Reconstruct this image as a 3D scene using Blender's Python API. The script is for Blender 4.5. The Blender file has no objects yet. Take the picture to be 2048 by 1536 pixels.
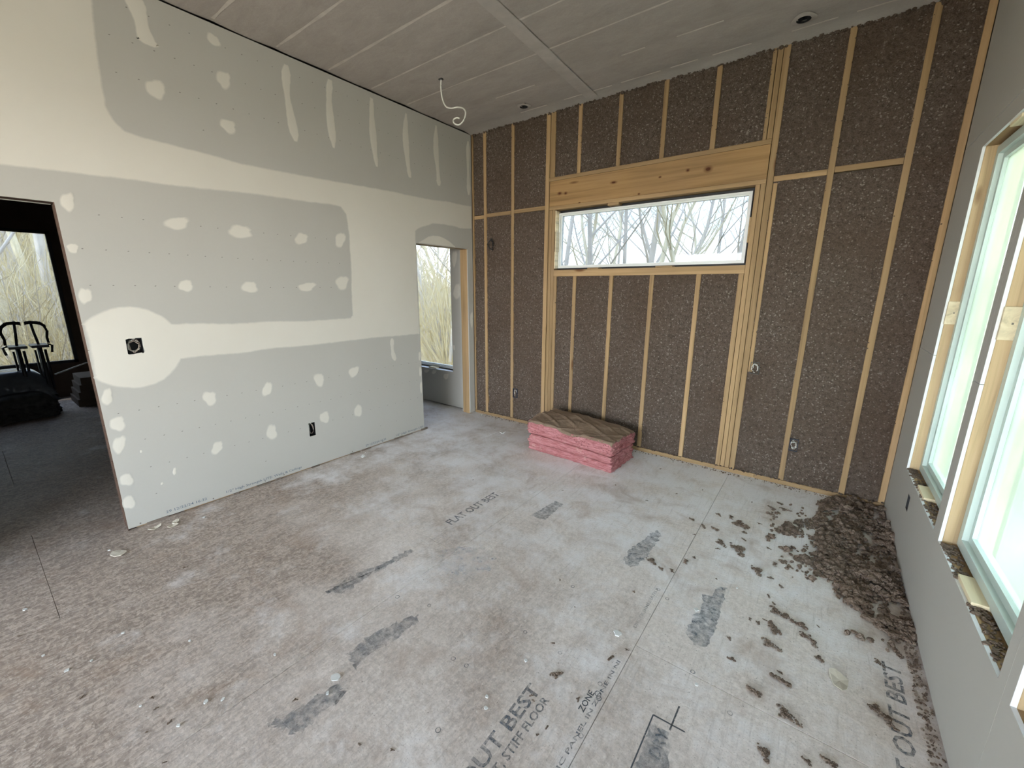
import bpy, bmesh, math, random
import numpy as np
from mathutils import Vector, Matrix

# ------------------------------------------------------------------ camera, sky, sun, lights, exposure
scn = bpy.context.scene
COL = scn.collection
random.seed(7); rng = np.random.default_rng(7)
PI = math.pi
H_CAM = 1.5887
cam_d = bpy.data.cameras.new('camera'); cam = bpy.data.objects.new('camera', cam_d); COL.objects.link(cam)
cam_d.sensor_width = 36.0; cam_d.lens = 826.04 / 2048 * 36.0; cam_d.clip_start = 0.02; cam_d.clip_end = 400
_r = Vector((0.8004303, 0.59940558, 0.00492843)); _u = Vector((-0.13862939, 0.17711047, 0.97437866)); _f = Vector((-0.58317512, 0.78060543, -0.22485982))
_m = Matrix((_r, _u, -_f)).transposed().to_4x4(); _m.translation = Vector((0, 0, H_CAM)); cam.matrix_world = _m
scn.camera = cam
scn.view_settings.view_transform = 'Standard'
scn.view_settings.look = 'None'
scn.view_settings.gamma = 1.0
scn.view_settings.use_curve_mapping = False
scn.view_settings.exposure = 0.27
scn.cycles.max_bounces = 9; scn.cycles.diffuse_bounces = 5; scn.cycles.transparent_max_bounces = 16
scn.cycles.sample_clamp_indirect = 8.0

world = bpy.data.worlds.new('world'); scn.world = world; world.use_nodes = True
wn = world.node_tree.nodes; wl = world.node_tree.links
bg = wn['Background']; tc = wn.new('ShaderNodeTexCoord'); sp = wn.new('ShaderNodeSeparateXYZ'); cr = wn.new('ShaderNodeValToRGB')
wl.new(tc.outputs['Generated'], sp.inputs[0]); wl.new(sp.outputs['Z'], cr.inputs[0]); wl.new(cr.outputs[0], bg.inputs[0])
e = cr.color_ramp.elements
e[0].position = 0.0; e[0].color = (0.95, 0.95, 0.95, 1)
e[1].position = 0.75; e[1].color = (0.56, 0.68, 0.95, 1)
x = e.new(0.16); x.color = (0.72, 0.86, 0.98, 1)
SKY = 17.5
bg.inputs[1].default_value = SKY

def lamp(name, kind, energy, color, loc, rot, **kw):
    d = bpy.data.lights.new(name, kind); d.energy = energy; d.color = color
    for k, v in kw.items(): setattr(d, k, v)
    o = bpy.data.objects.new(name, d); o.location = loc; o.rotation_euler = rot; COL.objects.link(o); return o
sun = lamp('sun', 'SUN', 7.0, (1.0, 0.93, 0.80), (0, 0, 20), (0, 0, 0), angle=0.02)
sun.rotation_euler = Vector((-0.30, -1.0, 0.85)).to_track_quat('Z', 'Y').to_euler()
# added fill lamp behind the camera, aimed at the left wall
pd = lamp('rear_fill', 'AREA', 7, (1.0, 0.93, 0.84), (0.0, -2.9, 1.85), (0, 0, 0), shape='RECTANGLE', size=1.1, size_y=2.0, spread=math.radians(58))
pd.rotation_euler = (Vector((-3.6, 1.3, 1.9)) - pd.location).to_track_quat('-Z', 'Y').to_euler()
lamp('side_room_fill', 'AREA', 11, (0.9, 0.96, 1.0), (-5.6, 2.0, 2.2), (-PI / 2, 0, 0), shape='RECTANGLE', size=1.6, size_y=1.6)  # fill lamp added to brighten the room beyond the doorway

def portal(loc, rot, sx, sy):
    o = lamp('daylight_portal', 'AREA', 1, (1, 1, 1), loc, rot, shape='RECTANGLE', size=sx, size_y=sy)
    o.data.cycles.is_portal = True
portal((0.80, 3.02, 1.42), (0, PI / 2, 0), 1.9, 0.95)
portal((0.80, 2.06, 1.42), (0, PI / 2, 0), 1.9, 0.9)
portal((0.80, 1.11, 1.42), (0, PI / 2, 0), 1.9, 0.9)
portal((0.80, -1.08, 1.42), (0, PI / 2, 0), 1.9, 2.7)
portal((-1.48, 4.12, 2.085), (-PI / 2, 0, 0), 1.85, 0.65)
portal((-4.55, 4.12, 1.42), (-PI / 2, 0, 0), 1.4, 1.9)
portal((-9.05, 0.2, 1.42), (0, -PI / 2, 0), 1.9, 1.7)

# ------------------------------------------------------------------ helpers
D, XL, XR, HC = 3.912, -3.52, 0.55, 3.306

class MB:
    def __init__(s): s.v = []; s.f = []
    def box(s, x0, x1, y0, y1, z0, z1):
        n = len(s.v)
        s.v += [(x0, y0, z0), (x1, y0, z0), (x1, y1, z0), (x0, y1, z0), (x0, y0, z1), (x1, y0, z1), (x1, y1, z1), (x0, y1, z1)]
        s.f += [tuple(n + i for i in q) for q in ((0, 3, 2, 1), (4, 5, 6, 7), (0, 1, 5, 4), (1, 2, 6, 5), (2, 3, 7, 6), (3, 0, 4, 7))]
        return s
    def poly(s, pts):
        n = len(s.v); s.v += [tuple(p) for p in pts]; s.f.append(tuple(range(n, n + len(pts)))); return s
    def tube(s, pts, rad, sides=8, cap=True, prev=None):
        pts = [Vector(p) for p in pts]; n0 = len(s.v)
        rads = rad if hasattr(rad, '__len__') else [rad] * len(pts)
        up = Vector((0, 0, 1))
        for i, p in enumerate(pts):
            d = (pts[min(i + 1, len(pts) - 1)] - pts[max(i - 1, 0)])
            if d.length < 1e-9: d = Vector((0, 0, 1))
            d.normalize()
            a = d.cross(up if abs(d.z) < 0.92 else Vector((1, 0, 0))).normalized(); b = d.cross(a)
            for k in range(sides):
                t = 2 * PI * k / sides
                s.v.append(tuple(p + a * (rads[i] * math.cos(t)) + b * (rads[i] * math.sin(t))))
        for i in range(len(pts) - 1):
            for k in range(sides):
                q = n0 + i * sides; k2 = (k + 1) % sides
                s.f.append((q + k, q + k2, q + sides + k2, q + sides + k))
        if cap:
            s.f.append(tuple(n0 + k for k in range(sides))[::-1]); e0 = n0 + (len(pts) - 1) * sides
            s.f.append(tuple(e0 + k for k in range(sides)))
        return s
    def disc(s, c, ax, ay, r, n=24, r2=None):
        c, ax, ay = Vector(c), Vector(ax), Vector(ay)
        s.poly([c + ax * (r * math.cos(2 * PI * k / n)) + ay * ((r2 or r) * math.sin(2 * PI * k / n)) for k in range(n)]); return s
    def build(s, name, mat=None, parent=None, smooth=False, bevel=0.0):
        me = bpy.data.meshes.new(name); me.from_pydata(s.v, [], s.f); me.update()
        if bevel:
            bm = bmesh.new(); bm.from_mesh(me); bmesh.ops.bevel(bm, geom=bm.edges[:], offset=bevel, segments=1, affect='EDGES'); bm.to_mesh(me); bm.free()
        if mat: me.materials.append(mat)
        if smooth:
            for p in me.polygons: p.use_smooth = True
        o = bpy.data.objects.new(name, me); COL.objects.link(o)
        if parent: o.parent = parent
        return o
def box(*a): return MB().box(*a)
def empty(name, loc=(0, 0, 0)):
    o = bpy.data.objects.new(name, None); o.empty_display_size = 0.1; o.location = loc; COL.objects.link(o)
    return o
def struct(o): o['kind'] = 'structure'; return o
def tag(o, label, cat, group=None):
    o['label'] = label; o['category'] = cat
    if group: o['group'] = group
    return o
def place(o, child_objs):      # parts are modelled in world space; hang them on the thing's base without moving them
    for c in child_objs:
        c.parent = o; c.matrix_parent_inverse = Matrix.Translation(o.location).inverted()
def adopt(o, c):
    c.parent = o; c.matrix_parent_inverse = Matrix.Translation(o.location).inverted(); return c
def cells(lo, hi, holes):      # rectangle minus rectangular holes -> list of rectangles
    us = sorted({lo[0], hi[0]} | {min(max(h[i], lo[0]), hi[0]) for h in holes for i in (0, 1)})
    ws = sorted({lo[1], hi[1]} | {min(max(h[i], lo[1]), hi[1]) for h in holes for i in (2, 3)})
    out = []
    for a, b in zip(us, us[1:]):
        run = None
        for c, d in zip(ws, ws[1:]):
            mu, mw = (a + b) / 2, (c + d) / 2
            if any(h[0] < mu < h[1] and h[2] < mw < h[3] for h in holes):
                if run: out.append((a, b, *run)); run = None
            else: run = (run[0], d) if run else (c, d)
        if run: out.append((a, b, *run))
    return out

def hash3(i, j, k, seed):
    n = (i * 374761393 + j * 668265263 + k * 2147483647 + seed * 1274126177) & 0xffffffff
    n = ((n ^ (n >> 13)) * 1274126177) & 0xffffffff
    return ((n ^ (n >> 16)) & 0xffff) / 65535.0
def vnoise(P, s, seed=0):
    P = np.asarray(P, float) * s; I = np.floor(P).astype(np.int64); Fr = P - I; Fr = Fr * Fr * (3 - 2 * Fr)
    out = 0
    for a in (0, 1):
        for b in (0, 1):
            for c in (0, 1):
                w = (Fr[:, 0] if a else 1 - Fr[:, 0]) * (Fr[:, 1] if b else 1 - Fr[:, 1]) * (Fr[:, 2] if c else 1 - Fr[:, 2])
                out = out + w * hash3(I[:, 0] + a, I[:, 1] + b, I[:, 2] + c, seed)
    return out * 2 - 1
def gridmesh(name, V, nu, nv, mat, parent=None, smooth=True, flip=False):
    idx = np.arange(nu * nv).reshape(nu, nv)
    a, b, c, d = idx[:-1, :-1].ravel(), idx[1:, :-1].ravel(), idx[1:, 1:].ravel(), idx[:-1, 1:].ravel()
    F = np.stack([a, b, c, d], 1)
    if flip: F = F[:, ::-1]
    me = bpy.data.meshes.new(name)
    me.vertices.add(len(V)); me.vertices.foreach_set('co', np.asarray(V, np.float32).ravel())
    me.loops.add(F.size); me.loops.foreach_set('vertex_index', F.astype(np.int32).ravel())
    me.polygons.add(len(F)); me.polygons.foreach_set('loop_start', np.arange(0, F.size, 4, dtype=np.int32)); me.polygons.foreach_set('loop_total', np.full(len(F), 4, np.int32))
    me.update(calc_edges=True); me.validate()
    if smooth: me.polygons.foreach_set('use_smooth', np.ones(len(F), bool))
    me.materials.append(mat)
    o = bpy.data.objects.new(name, me); COL.objects.link(o)
    if parent: o.parent = parent
    return o

# ------------------------------------------------------------------ material toolkit
class NT:
    def __init__(s, name):
        s.m = bpy.data.materials.new(name); s.m.use_nodes = True; s.t = s.m.node_tree; s.n = s.t.nodes; s.l = s.t.links
        s.b = s.n['Principled BSDF']; s.out = s.n['Material Output']
        g = s.n.new('ShaderNodeNewGeometry'); s.P = g.outputs['Position']
    def set(s, rough=0.8, spec=0.3, metal=0.0):
        s.b.inputs['Roughness'].default_value = rough; s.b.inputs['Specular IOR Level'].default_value = spec; s.b.inputs['Metallic'].default_value = metal; return s
    def scale(s, v, src=None):
        q = s.n.new('ShaderNodeMapping'); q.inputs['Scale'].default_value = v; s.l.new(src or s.P, q.inputs[0]); return q.outputs[0]
    def noise(s, scale, detail=4, vec=None, rough=0.55, dist=0.0):
        q = s.n.new('ShaderNodeTexNoise'); q.inputs['Scale'].default_value = scale; q.inputs['Detail'].default_value = detail
        q.inputs['Roughness'].default_value = rough; q.inputs['Distortion'].default_value = dist; s.l.new(vec or s.P, q.inputs['Vector']); return q.outputs[0]
    def voro(s, scale, vec=None, feature='F1', out='Distance', rnd=1.0):
        q = s.n.new('ShaderNodeTexVoronoi'); q.inputs['Scale'].default_value = scale; q.feature = feature; q.inputs['Randomness'].default_value = rnd; s.l.new(vec or s.P, q.inputs['Vector']); return q.outputs[out]
    def ramp(s, fac, stops):
        q = s.n.new('ShaderNodeValToRGB'); el = q.color_ramp.elements
        def c4(c): return (c, c, c, 1) if not hasattr(c, '__len__') else (*c, 1)
        el[0].position, el[0].color = stops[0][0], c4(stops[0][1]); el[1].position, el[1].color = stops[-1][0], c4(stops[-1][1])
        for p, c in stops[1:-1]: x = el.new(p); x.color = c4(c)
        s.l.new(fac, q.inputs[0]); return q.outputs[0]
    def mix(s, fac, a, b, mode='MIX'):
        q = s.n.new('ShaderNodeMix'); q.data_type = 'RGBA'; q.blend_type = mode
        for i, v in ((0, fac), (6, a), (7, b)):
            if isinstance(v, bpy.types.NodeSocket): s.l.new(v, q.inputs[i])
            elif i == 0: q.inputs[0].default_value = v
            else: q.inputs[i].default_value = (*v, 1)
        return q.outputs[2]
    def math(s, op, a, b=0.0, c=None):
        q = s.n.new('ShaderNodeMath'); q.operation = op
        for i, v in enumerate((a, b) if c is None else (a, b, c)):
            if isinstance(v, bpy.types.NodeSocket): s.l.new(v, q.inputs[i])
            else: q.inputs[i].default_value = v
        return q.outputs[0]
    def color(s, c):
        if isinstance(c, bpy.types.NodeSocket): s.l.new(c, s.b.inputs['Base Color'])
        else: s.b.inputs['Base Color'].default_value = (*c, 1)
        return s
    def bump(s, h, strength=0.3, dist=0.01):
        q = s.n.new('ShaderNodeBump'); q.inputs['Strength'].default_value = strength; q.inputs['Distance'].default_value = dist
        s.l.new(h, q.inputs['Height']); s.l.new(q.outputs[0], s.b.inputs['Normal']); return s
    def attr(s, name):
        q = s.n.new('ShaderNodeAttribute'); q.attribute_name = name; return q.outputs['Fac']
    def sep(s, src=None):
        q = s.n.new('ShaderNodeSeparateXYZ'); s.l.new(src or s.P, q.inputs[0]); return q.outputs

def plain(name, c, rough=0.7, spec=0.3, metal=0.0, vary=0.12, sc=8, bump=0.0):
    t = NT(name).set(rough, spec, metal)
    n = t.noise(sc, 5)
    t.color(t.mix(n, tuple(v * (1 - vary) for v in c), tuple(min(1, v * (1 + vary)) for v in c)))
    if bump: t.bump(n, bump, 0.004)
    return t.m

def wood_mat(name, axis, base=(0.39, 0.255, 0.128), knots=(), dirt=0.35):
    t = NT(name).set(0.7, 0.25)
    s = [26, 26, 26]; s[axis] = 0.9
    v = t.scale(tuple(s)); oi = t.n.new('ShaderNodeObjectInfo')
    g = t.noise(1.0, 5, v, 0.6, 0.6)
    c = t.ramp(g, [(0.25, tuple(x * 0.62 for x in base)), (0.5, base), (0.8, (base[0] * 1.22, base[1] * 1.28, base[2] * 1.4))])
    s2 = [1, 1, 1]; s2[axis] = 0.25
    k = t.voro(5.0, t.scale(tuple(s2)))
    c = t.mix(t.ramp(k, [(0.05, 1.0), (0.10, 0.0)]), c, (0.16, 0.075, 0.03))
    big = t.noise(1.3, 3)
    c = t.mix(t.ramp(big, [(0.45, 0.0), (0.75, dirt)]), c, (0.30, 0.20, 0.13))
    if knots:
        for (kx, kz, rx, rz) in knots:
            q = t.n.new('ShaderNodeVectorMath'); q.operation = 'SUBTRACT'; t.l.new(t.P, q.inputs[0]); q.inputs[1].default_value = (kx, 0, kz)
            q2 = t.scale((1 / rx, 0, 1 / rz), q.outputs[0]); ln = t.n.new('ShaderNodeVectorMath'); ln.operation = 'LENGTH'; t.l.new(q2, ln.inputs[0])
            c = t.mix(t.ramp(ln.outputs['Value'], [(0.30, 1.0), (0.5, 0.55), (1.0, 0.0)]), c, (0.11, 0.035, 0.012))
    hv = t.n.new('ShaderNodeHueSaturation'); t.l.new(c, hv.inputs['Color'])
    t.l.new(t.math('MULTIPLY_ADD', oi.outputs['Random'], 0.36, 0.80), hv.inputs['Value'])
    t.color(hv.outputs[0]); t.bump(g, 0.25, 0.002)
    return t.m
W_Z = wood_mat('pine_upright', 2); W_X = wood_mat('pine_lengthwise', 0); W_Y = wood_mat('pine_crosswise', 1)
W_HEAD = wood_mat('pine_header', 0, (0.46, 0.275, 0.118), knots=[(-2.33, 2.535, 0.035, 0.022), (-2.26, 2.528, 0.025, 0.02), (-1.75, 2.56, 0.045, 0.018), (-1.32, 2.545, 0.02, 0.012), (-1.09, 2.565, 0.022, 0.018), (-0.93, 2.55, 0.045, 0.032), (-1.5, 2.43, 0.018, 0.012), (-2.1, 2.42, 0.02, 0.012)])
W_PALE = wood_mat('plywood_block', 1, (0.80, 0.68, 0.46), dirt=0.1)
W_JAMB = wood_mat('jamb_lumber', 2, (0.54, 0.40, 0.23), dirt=0.5)

# drywall face paper, cut edge and joint compound
def paper_mat():
    t = NT('drywall_paper').set(0.75, 0.25)
    n = t.noise(1.1, 3); f = t.noise(60, 3)
    c = t.mix(n, (0.47, 0.455, 0.415), (0.53, 0.515, 0.475)); c = t.mix(t.math('MULTIPLY', f, 0.10), c, (0.36, 0.34, 0.30))
    t.color(c); t.bump(f, 0.05, 0.001); return t.m
PAPER = paper_mat()
GYPSUM = plain('gypsum_edge', (0.86, 0.87, 0.88), 0.9, 0.1, vary=0.08, sc=50)
def mud_mat():
    t = NT('joint_compound').set(0.8, 0.2)
    a = t.attr('cover'); n = t.noise(26, 5, rough=0.65); st = t.noise(1.0, 3, t.scale((9, 3, 40)))
    c = t.mix(t.noise(2.2, 4), (0.66, 0.625, 0.55), (0.73, 0.70, 0.63))
    pc = t.mix(t.noise(1.1, 3), (0.47, 0.455, 0.415), (0.53, 0.515, 0.475))
    k = t.math('MULTIPLY_ADD', n, 0.5, a); k = t.math('MULTIPLY_ADD', st, 0.25, k)
    t.color(t.mix(t.ramp(k, [(0.38, 0.0), (1.15, 1.0)]), pc, c)); t.bump(t.noise(14, 4), 0.12, 0.003); return t.m
MUD = mud_mat()
INK = plain('print_ink', (0.12, 0.15, 0.20), 0.7, vary=0.2)
MARK = plain('pencil_mark', (0.17, 0.15, 0.13), 0.8, vary=0.2)

def insul_mat(name='cellulose', k=1.0):
    t = NT(name).set(0.95, 0.05)
    v1 = t.voro(120, out='Color'); sp = t.sep(v1); n = t.noise(38, 6, rough=0.75); b = t.noise(2.2, 4)
    n2 = t.noise(130, 3, rough=0.7)
    c = t.mix(t.ramp(t.math('ADD', t.math('MULTIPLY', n, .55), t.math('MULTIPLY', n2, .45)), [(0.36, 0.0), (0.64, 1.0)]), (0.072 * k, 0.052 * k, 0.040 * k), (0.27 * k, 0.212 * k, 0.172 * k))
    c = t.mix(t.ramp(sp['X'], [(0.93, 0.0), (0.97, 0.55)]), c, (0.40, 0.35, 0.30))
    c = t.mix(t.ramp(b, [(0.35, 0.0), (0.7, 0.5)]), c, (0.13 * k, 0.085 * k, 0.058 * k))
    c = t.mix(t.ramp(t.voro(430), [(0.05, 0.5), (0.12, 0.0)]), c, (0.55, 0.5, 0.45))
    t.color(c)
    h = t.math('ADD', t.noise(90, 5, rough=0.8), t.math('MULTIPLY', t.voro(110), 1.2)); t.bump(h, 0.8, 0.006); return t.m
CELL = insul_mat('cellulose', 0.70); DEBRIS = insul_mat('fallen_cellulose', 1.3)

def floor_mat():
    t = NT('subfloor_board').set(0.62, 0.35)
    w1 = t.n.new('ShaderNodeVectorMath'); w1.operation = 'ADD'; t.l.new(t.P, w1.inputs[0])
    nv = t.n.new('ShaderNodeTexNoise'); nv.inputs['Scale'].default_value = 30; t.l.new(t.P, nv.inputs['Vector'])
    sc = t.n.new('ShaderNodeVectorMath'); sc.operation = 'SCALE'; sc.inputs['Scale'].default_value = 0.02; t.l.new(nv.outputs['Color'], sc.inputs[0]); t.l.new(sc.outputs[0], w1.inputs[1]); W = w1.outputs[0]
    ss = t.sep(t.voro(1.0, t.scale((120, 38, 20), W), out='Color')); s2 = t.sep(t.voro(1.0, t.scale((48, 105, 20), W), out='Color')); s3 = t.sep(t.voro(1.0, t.scale((200, 85, 20), W), out='Color'))
    strand = t.math('ADD', t.math('MULTIPLY', ss['X'], .42), t.math('ADD', t.math('MULTIPLY', s2['Y'], .33), t.math('MULTIPLY', s3['X'], .25)))
    wood = t.ramp(strand, [(0.22, (0.17, 0.12, 0.09)), (0.5, (0.32, 0.245, 0.195)), (0.78, (0.52, 0.425, 0.36))])
    pos = t.sep(); d = t.noise(1.15, 6, rough=0.65, dist=0.4); d2 = t.noise(0.42, 3); d3 = t.noise(5.5, 7, t.scale((1.0, 0.45, 1)), 0.75)
    light_grad = t.math('MULTIPLY_ADD', pos['X'], 0.10, t.math('MULTIPLY', pos['Y'], 0.14))     # dust cover also carries painted window light, rising to the back right
    k = t.math('ADD', t.math('ADD', t.math('MULTIPLY', d, 0.75), t.math('MULTIPLY', d2, 0.45)), t.math('ADD', t.math('MULTIPLY', d3, 0.45), light_grad))
    dust = t.mix(t.ramp(t.noise(42, 6, rough=0.8), [(0.3, 0.0), (0.7, 1.0)]), (0.60, 0.53, 0.48), (0.94, 0.86, 0.81))
    c = t.mix(t.ramp(k, [(0.68, 0.18), (1.10, 0.96)]), wood, dust)
    c = t.mix(t.ramp(t.math('MULTIPLY_ADD', pos['Y'], 0.075, t.noise(2.6, 7, rough=0.7)), [(0.60, 0.0), (0.80, 0.80)]), c, (0.90, 0.88, 0.89))     # drywall dust, whitened towards the back to paint in window light
    c = t.mix(t.ramp(t.noise(3.1, 6, dist=0.8, rough=0.65), [(0.28, 0.5), (0.46, 0.0)]), c, (0.36, 0.245, 0.175))      # bare brown
    c = t.mix(t.ramp(t.noise(150, 3), [(0.26, 0.6), (0.40, 0.0)]), c, (0.19, 0.15, 0.12))                  # grit
    c = t.mix(t.ramp(t.noise(90, 2), [(0.62, 0.0), (0.74, 0.45)]), c, (0.85, 0.83, 0.80))
    c = t.mix(t.ramp(t.noise(1.0, 5, t.scale((70, 4.5, 4)), 0.7), [(0.55, 0.0), (0.75, 0.38)]), c, (0.27, 0.23, 0.20))
    c = t.mix(t.ramp(t.noise(1.0, 4, t.scale((5, 60, 4)), 0.7), [(0.60, 0.0), (0.78, 0.25)]), c, (0.30, 0.25, 0.21))
    c = t.mix(t.ramp(t.voro(22), [(0.03, 0.75), (0.07, 0.0)]), c, (0.15, 0.12, 0.10))
    t.color(c); t.l.new(t.ramp(d3, [(0.3, 0.48), (0.7, 0.70)]), t.b.inputs['Roughness'])
    t.bump(t.math('ADD', strand, t.noise(70, 4)), 0.3, 0.003); return t.m
FLOOR = floor_mat()
def netting_mat():
    t = NT('ceiling_netting').set(0.85, 0.15)
    n = t.noise(3.0, 8, t.scale((1.0, 2.6, 1)), 0.8, 0.5); f = t.noise(120, 3)
    c = t.mix(n, (0.29, 0.255, 0.23), (0.56, 0.51, 0.47)); p = t.sep()
    # pale overspray along the back wall
    k = t.math('ADD', p['Y'], t.math('MULTIPLY', t.noise(2.5, 4), 0.8))
    c = t.mix(t.ramp(t.math('MULTIPLY', t.math('SUBTRACT', k, 3.9), 2.0), [(0.0, 0.0), (1.0, 0.55)]), c, (0.46, 0.43, 0.40))
    c = t.mix(t.math('MULTIPLY', f, 0.25), c, (0.16, 0.13, 0.11)); t.color(c); t.bump(t.noise(25, 4), 0.3, 0.006); return t.m
NET = netting_mat()
STRIP = plain('netting_glue_line', (0.55, 0.50, 0.45), 0.85, vary=0.3, sc=12)
SEAM = plain('netting_overlap', (0.44, 0.40, 0.37), 0.85, vary=0.2, sc=12)
BLACK = plain('black_plastic', (0.018, 0.018, 0.02), 0.5, 0.4)
BLUEBOX = plain('dark_blue_plastic', (0.02, 0.03, 0.055), 0.5, 0.4)
VINYL = plain('white_vinyl', (0.80, 0.82, 0.80), 0.4, 0.5, vary=0.03)
GREENVINYL = plain('shaded_white_vinyl', (0.60, 0.70, 0.66), 0.35, 0.5, vary=0.15, sc=3)  # white vinyl with its teal shade put into the colour
CABLE = plain('white_cable_jacket', (0.80, 0.79, 0.74), 0.5, 0.4, vary=0.03)
COPPER = plain('wire_jackets', (0.40, 0.33, 0.28), 0.5, 0.4)
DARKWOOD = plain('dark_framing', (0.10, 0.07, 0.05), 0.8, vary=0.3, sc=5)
EXT = plain('exterior_sheathing', (0.20, 0.19, 0.17), 0.8)
KRAFT = None
def kraft_mat():
    t = NT('kraft_facing').set(0.7, 0.3)
    n = t.noise(5, 5); c = t.mix(n, (0.23, 0.155, 0.105), (0.32, 0.23, 0.165))
    c = t.mix(t.ramp(t.noise(1.0, 2, t.scale((14, 40, 1))), [(0.66, 0.0), (0.72, 0.55)]), c, (0.17, 0.07, 0.05))
    t.color(c); t.bump(t.noise(9, 4, dist=1.5), 0.5, 0.02); return t.m
KRAFT = kraft_mat()
def pink_mat():
    t = NT('pink_fibreglass').set(0.95, 0.08)
    n = t.noise(1.0, 6, t.scale((9, 9, 95)), 0.7, 0.8); c = t.mix(t.ramp(n, [(0.3, 0.0), (0.7, 1.0)]), (0.34, 0.085, 0.085), (0.74, 0.36, 0.37))
    c = t.mix(t.ramp(t.noise(14, 5), [(0.6, 0.0), (0.8, 0.6)]), c, (0.80, 0.62, 0.52))
    t.color(c); t.bump(t.math('ADD', n, t.noise(60, 5)), 0.9, 0.015)
    t.b.inputs['Subsurface Weight'].default_value = 0.0; return t.m
PINK = pink_mat()
def glass_mat(name, tint, gloss=0.06, film=None, film_amt=0.0):
    m = bpy.data.materials.new(name); m.use_nodes = True; n = m.node_tree.nodes; l = m.node_tree.links; n.clear()
    out = n.new('ShaderNodeOutputMaterial'); tr = n.new('ShaderNodeBsdfTransparent'); tr.inputs[0].default_value = (*tint, 1)
    gl = n.new('ShaderNodeBsdfGlossy'); gl.inputs['Roughness'].default_value = 0.03
    mx = n.new('ShaderNodeMixShader'); mx.inputs[0].default_value = gloss; l.new(tr.outputs[0], mx.inputs[1]); l.new(gl.outputs[0], mx.inputs[2])
    last = mx.outputs[0]
    if film:
        ts = n.new('ShaderNodeBsdfTranslucent'); ts.inputs[0].default_value = (*film, 1)
        df = n.new('ShaderNodeBsdfDiffuse'); df.inputs[0].default_value = (0.5, 0.55, 0.45, 1)
        ad = n.new('ShaderNodeMixShader'); ad.inputs[0].default_value = 0.25; l.new(ts.outputs[0], ad.inputs[1]); l.new(df.outputs[0], ad.inputs[2])
        no = n.new('ShaderNodeTexNoise'); no.inputs['Scale'].default_value = 2.2; no.inputs['Detail'].default_value = 3; g = n.new('ShaderNodeNewGeometry'); l.new(g.outputs['Position'], no.inputs['Vector'])
        mr = n.new('ShaderNodeMapRange'); mr.inputs[1].default_value = 0.3; mr.inputs[2].default_value = 0.7; mr.inputs[3].default_value = film_amt - 0.12; mr.inputs[4].default_value = min(1, film_amt + 0.12); l.new(no.outputs[0], mr.inputs[0])
        m2 = n.new('ShaderNodeMixShader'); l.new(mr.outputs[0], m2.inputs[0]); l.new(last, m2.inputs[1]); l.new(ad.outputs[0], m2.inputs[2]); last = m2.outputs[0]
    l.new(last, out.inputs[0]); return m
GLASS = glass_mat('view_dimming_glass', (0.37, 0.38, 0.375), 0.04); GLASS_N = glass_mat('view_dimming_glass_north', (0.30, 0.315, 0.32), 0.04); TINT = glass_mat('light_dimming_glass', (0.30, 0.305, 0.30), 0.05); CLEAR = glass_mat('clear_glass', (0.97, 0.975, 0.97), 0.04)  # tints added to dim the outside view and the incoming daylight
FILMGLASS = glass_mat('filmed_glass', (0.80, 0.83, 0.79), 0.03, (0.235, 0.262, 0.195), 0.62)

def decal_mat(name, color, sc=14, lo=0.42, hi=0.62, amt=0.85, vec=(1, 1, 1)):
    t = NT(name).set(0.75, 0.2); t.color(color)
    k = t.ramp(t.noise(sc, 6, t.scale(vec), 0.75), [(lo, 0.0), (hi, amt)])
    t.l.new(k, t.b.inputs['Alpha']); return t.m
STAMP = decal_mat('worn_blue_stamp', (0.17, 0.205, 0.245), 30, 0.36, 0.66, 0.72)
STAMP_FAINT = decal_mat('faint_stamp', (0.15, 0.18, 0.215), 28, 0.36, 0.64, 0.60)
STAMP_TEXT = decal_mat('stamped_letters', (0.13, 0.15, 0.18), 45, 0.30, 0.60, 0.78)
STAMP_DARK = decal_mat('dark_stamp_line', (0.09, 0.10, 0.11), 40, 0.2, 0.5, 0.9)
DUSTW = decal_mat('pale_dust_patch', (0.70, 0.70, 0.74), 9, 0.42, 0.75, 0.6)

def text(body, size, M, mat, name, parent, extrude=0.0, align='LEFT', xs=1.0):
    c = bpy.data.curves.new(name, 'FONT'); c.body = body; c.size = size; c.align_x = align; c.extrude = extrude; c.resolution_u = 2; c.offset = size * (0.018 if mat is not INK else 0.004)
    o = bpy.data.objects.new(name, c); COL.objects.link(o)
    bpy.context.view_layer.update()
    me = bpy.data.meshes.new_from_object(o.evaluated_get(bpy.context.evaluated_depsgraph_get()))
    bpy.data.objects.remove(o)
    M = M @ Matrix.Diagonal((xs, 1, 1, 1))
    me.transform(M); me.name = name
    me.materials.clear(); me.materials.append(mat)
    q = bpy.data.objects.new(name, me); COL.objects.link(q)
    if parent: q.parent = parent
    return q
def frame3(o, X, Y):
    X, Y = Vector(X), Vector(Y); Z = X.cross(Y); m = Matrix((X, Y, Z)).transposed().to_4x4(); m.translation = Vector(o); return m

# ------------------------------------------------------------------ FLOOR
floor = struct(box(-9.0, 0.75, -3.4, 4.1, -0.25, -0.02).build('floor', FLOOR))
edges = [0.655, -0.485, -1.63, -2.80, -3.97, -5.14, -6.31, -7.48, -8.65, -9.0]
for k in range(len(edges) - 1):
    x1, x0 = edges[k], edges[k + 1]
    off = 1.605 if k % 2 == 0 else 0.05
    ys = [-3.4] + [off + 2.44 * i for i in range(-2, 3) if -3.3 < off + 2.44 * i < 4.0] + [4.06]
    for y0, y1 in zip(ys, ys[1:]):
        w = random.uniform(-0.002, 0.002)
        box(x0 + 0.0013, x1 - 0.0013 + abs(w) * .3, y0 + 0.0009, y1 - 0.0009, -0.02, 0.0).build('subfloor_panel', FLOOR, floor, bevel=0.0012)
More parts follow.
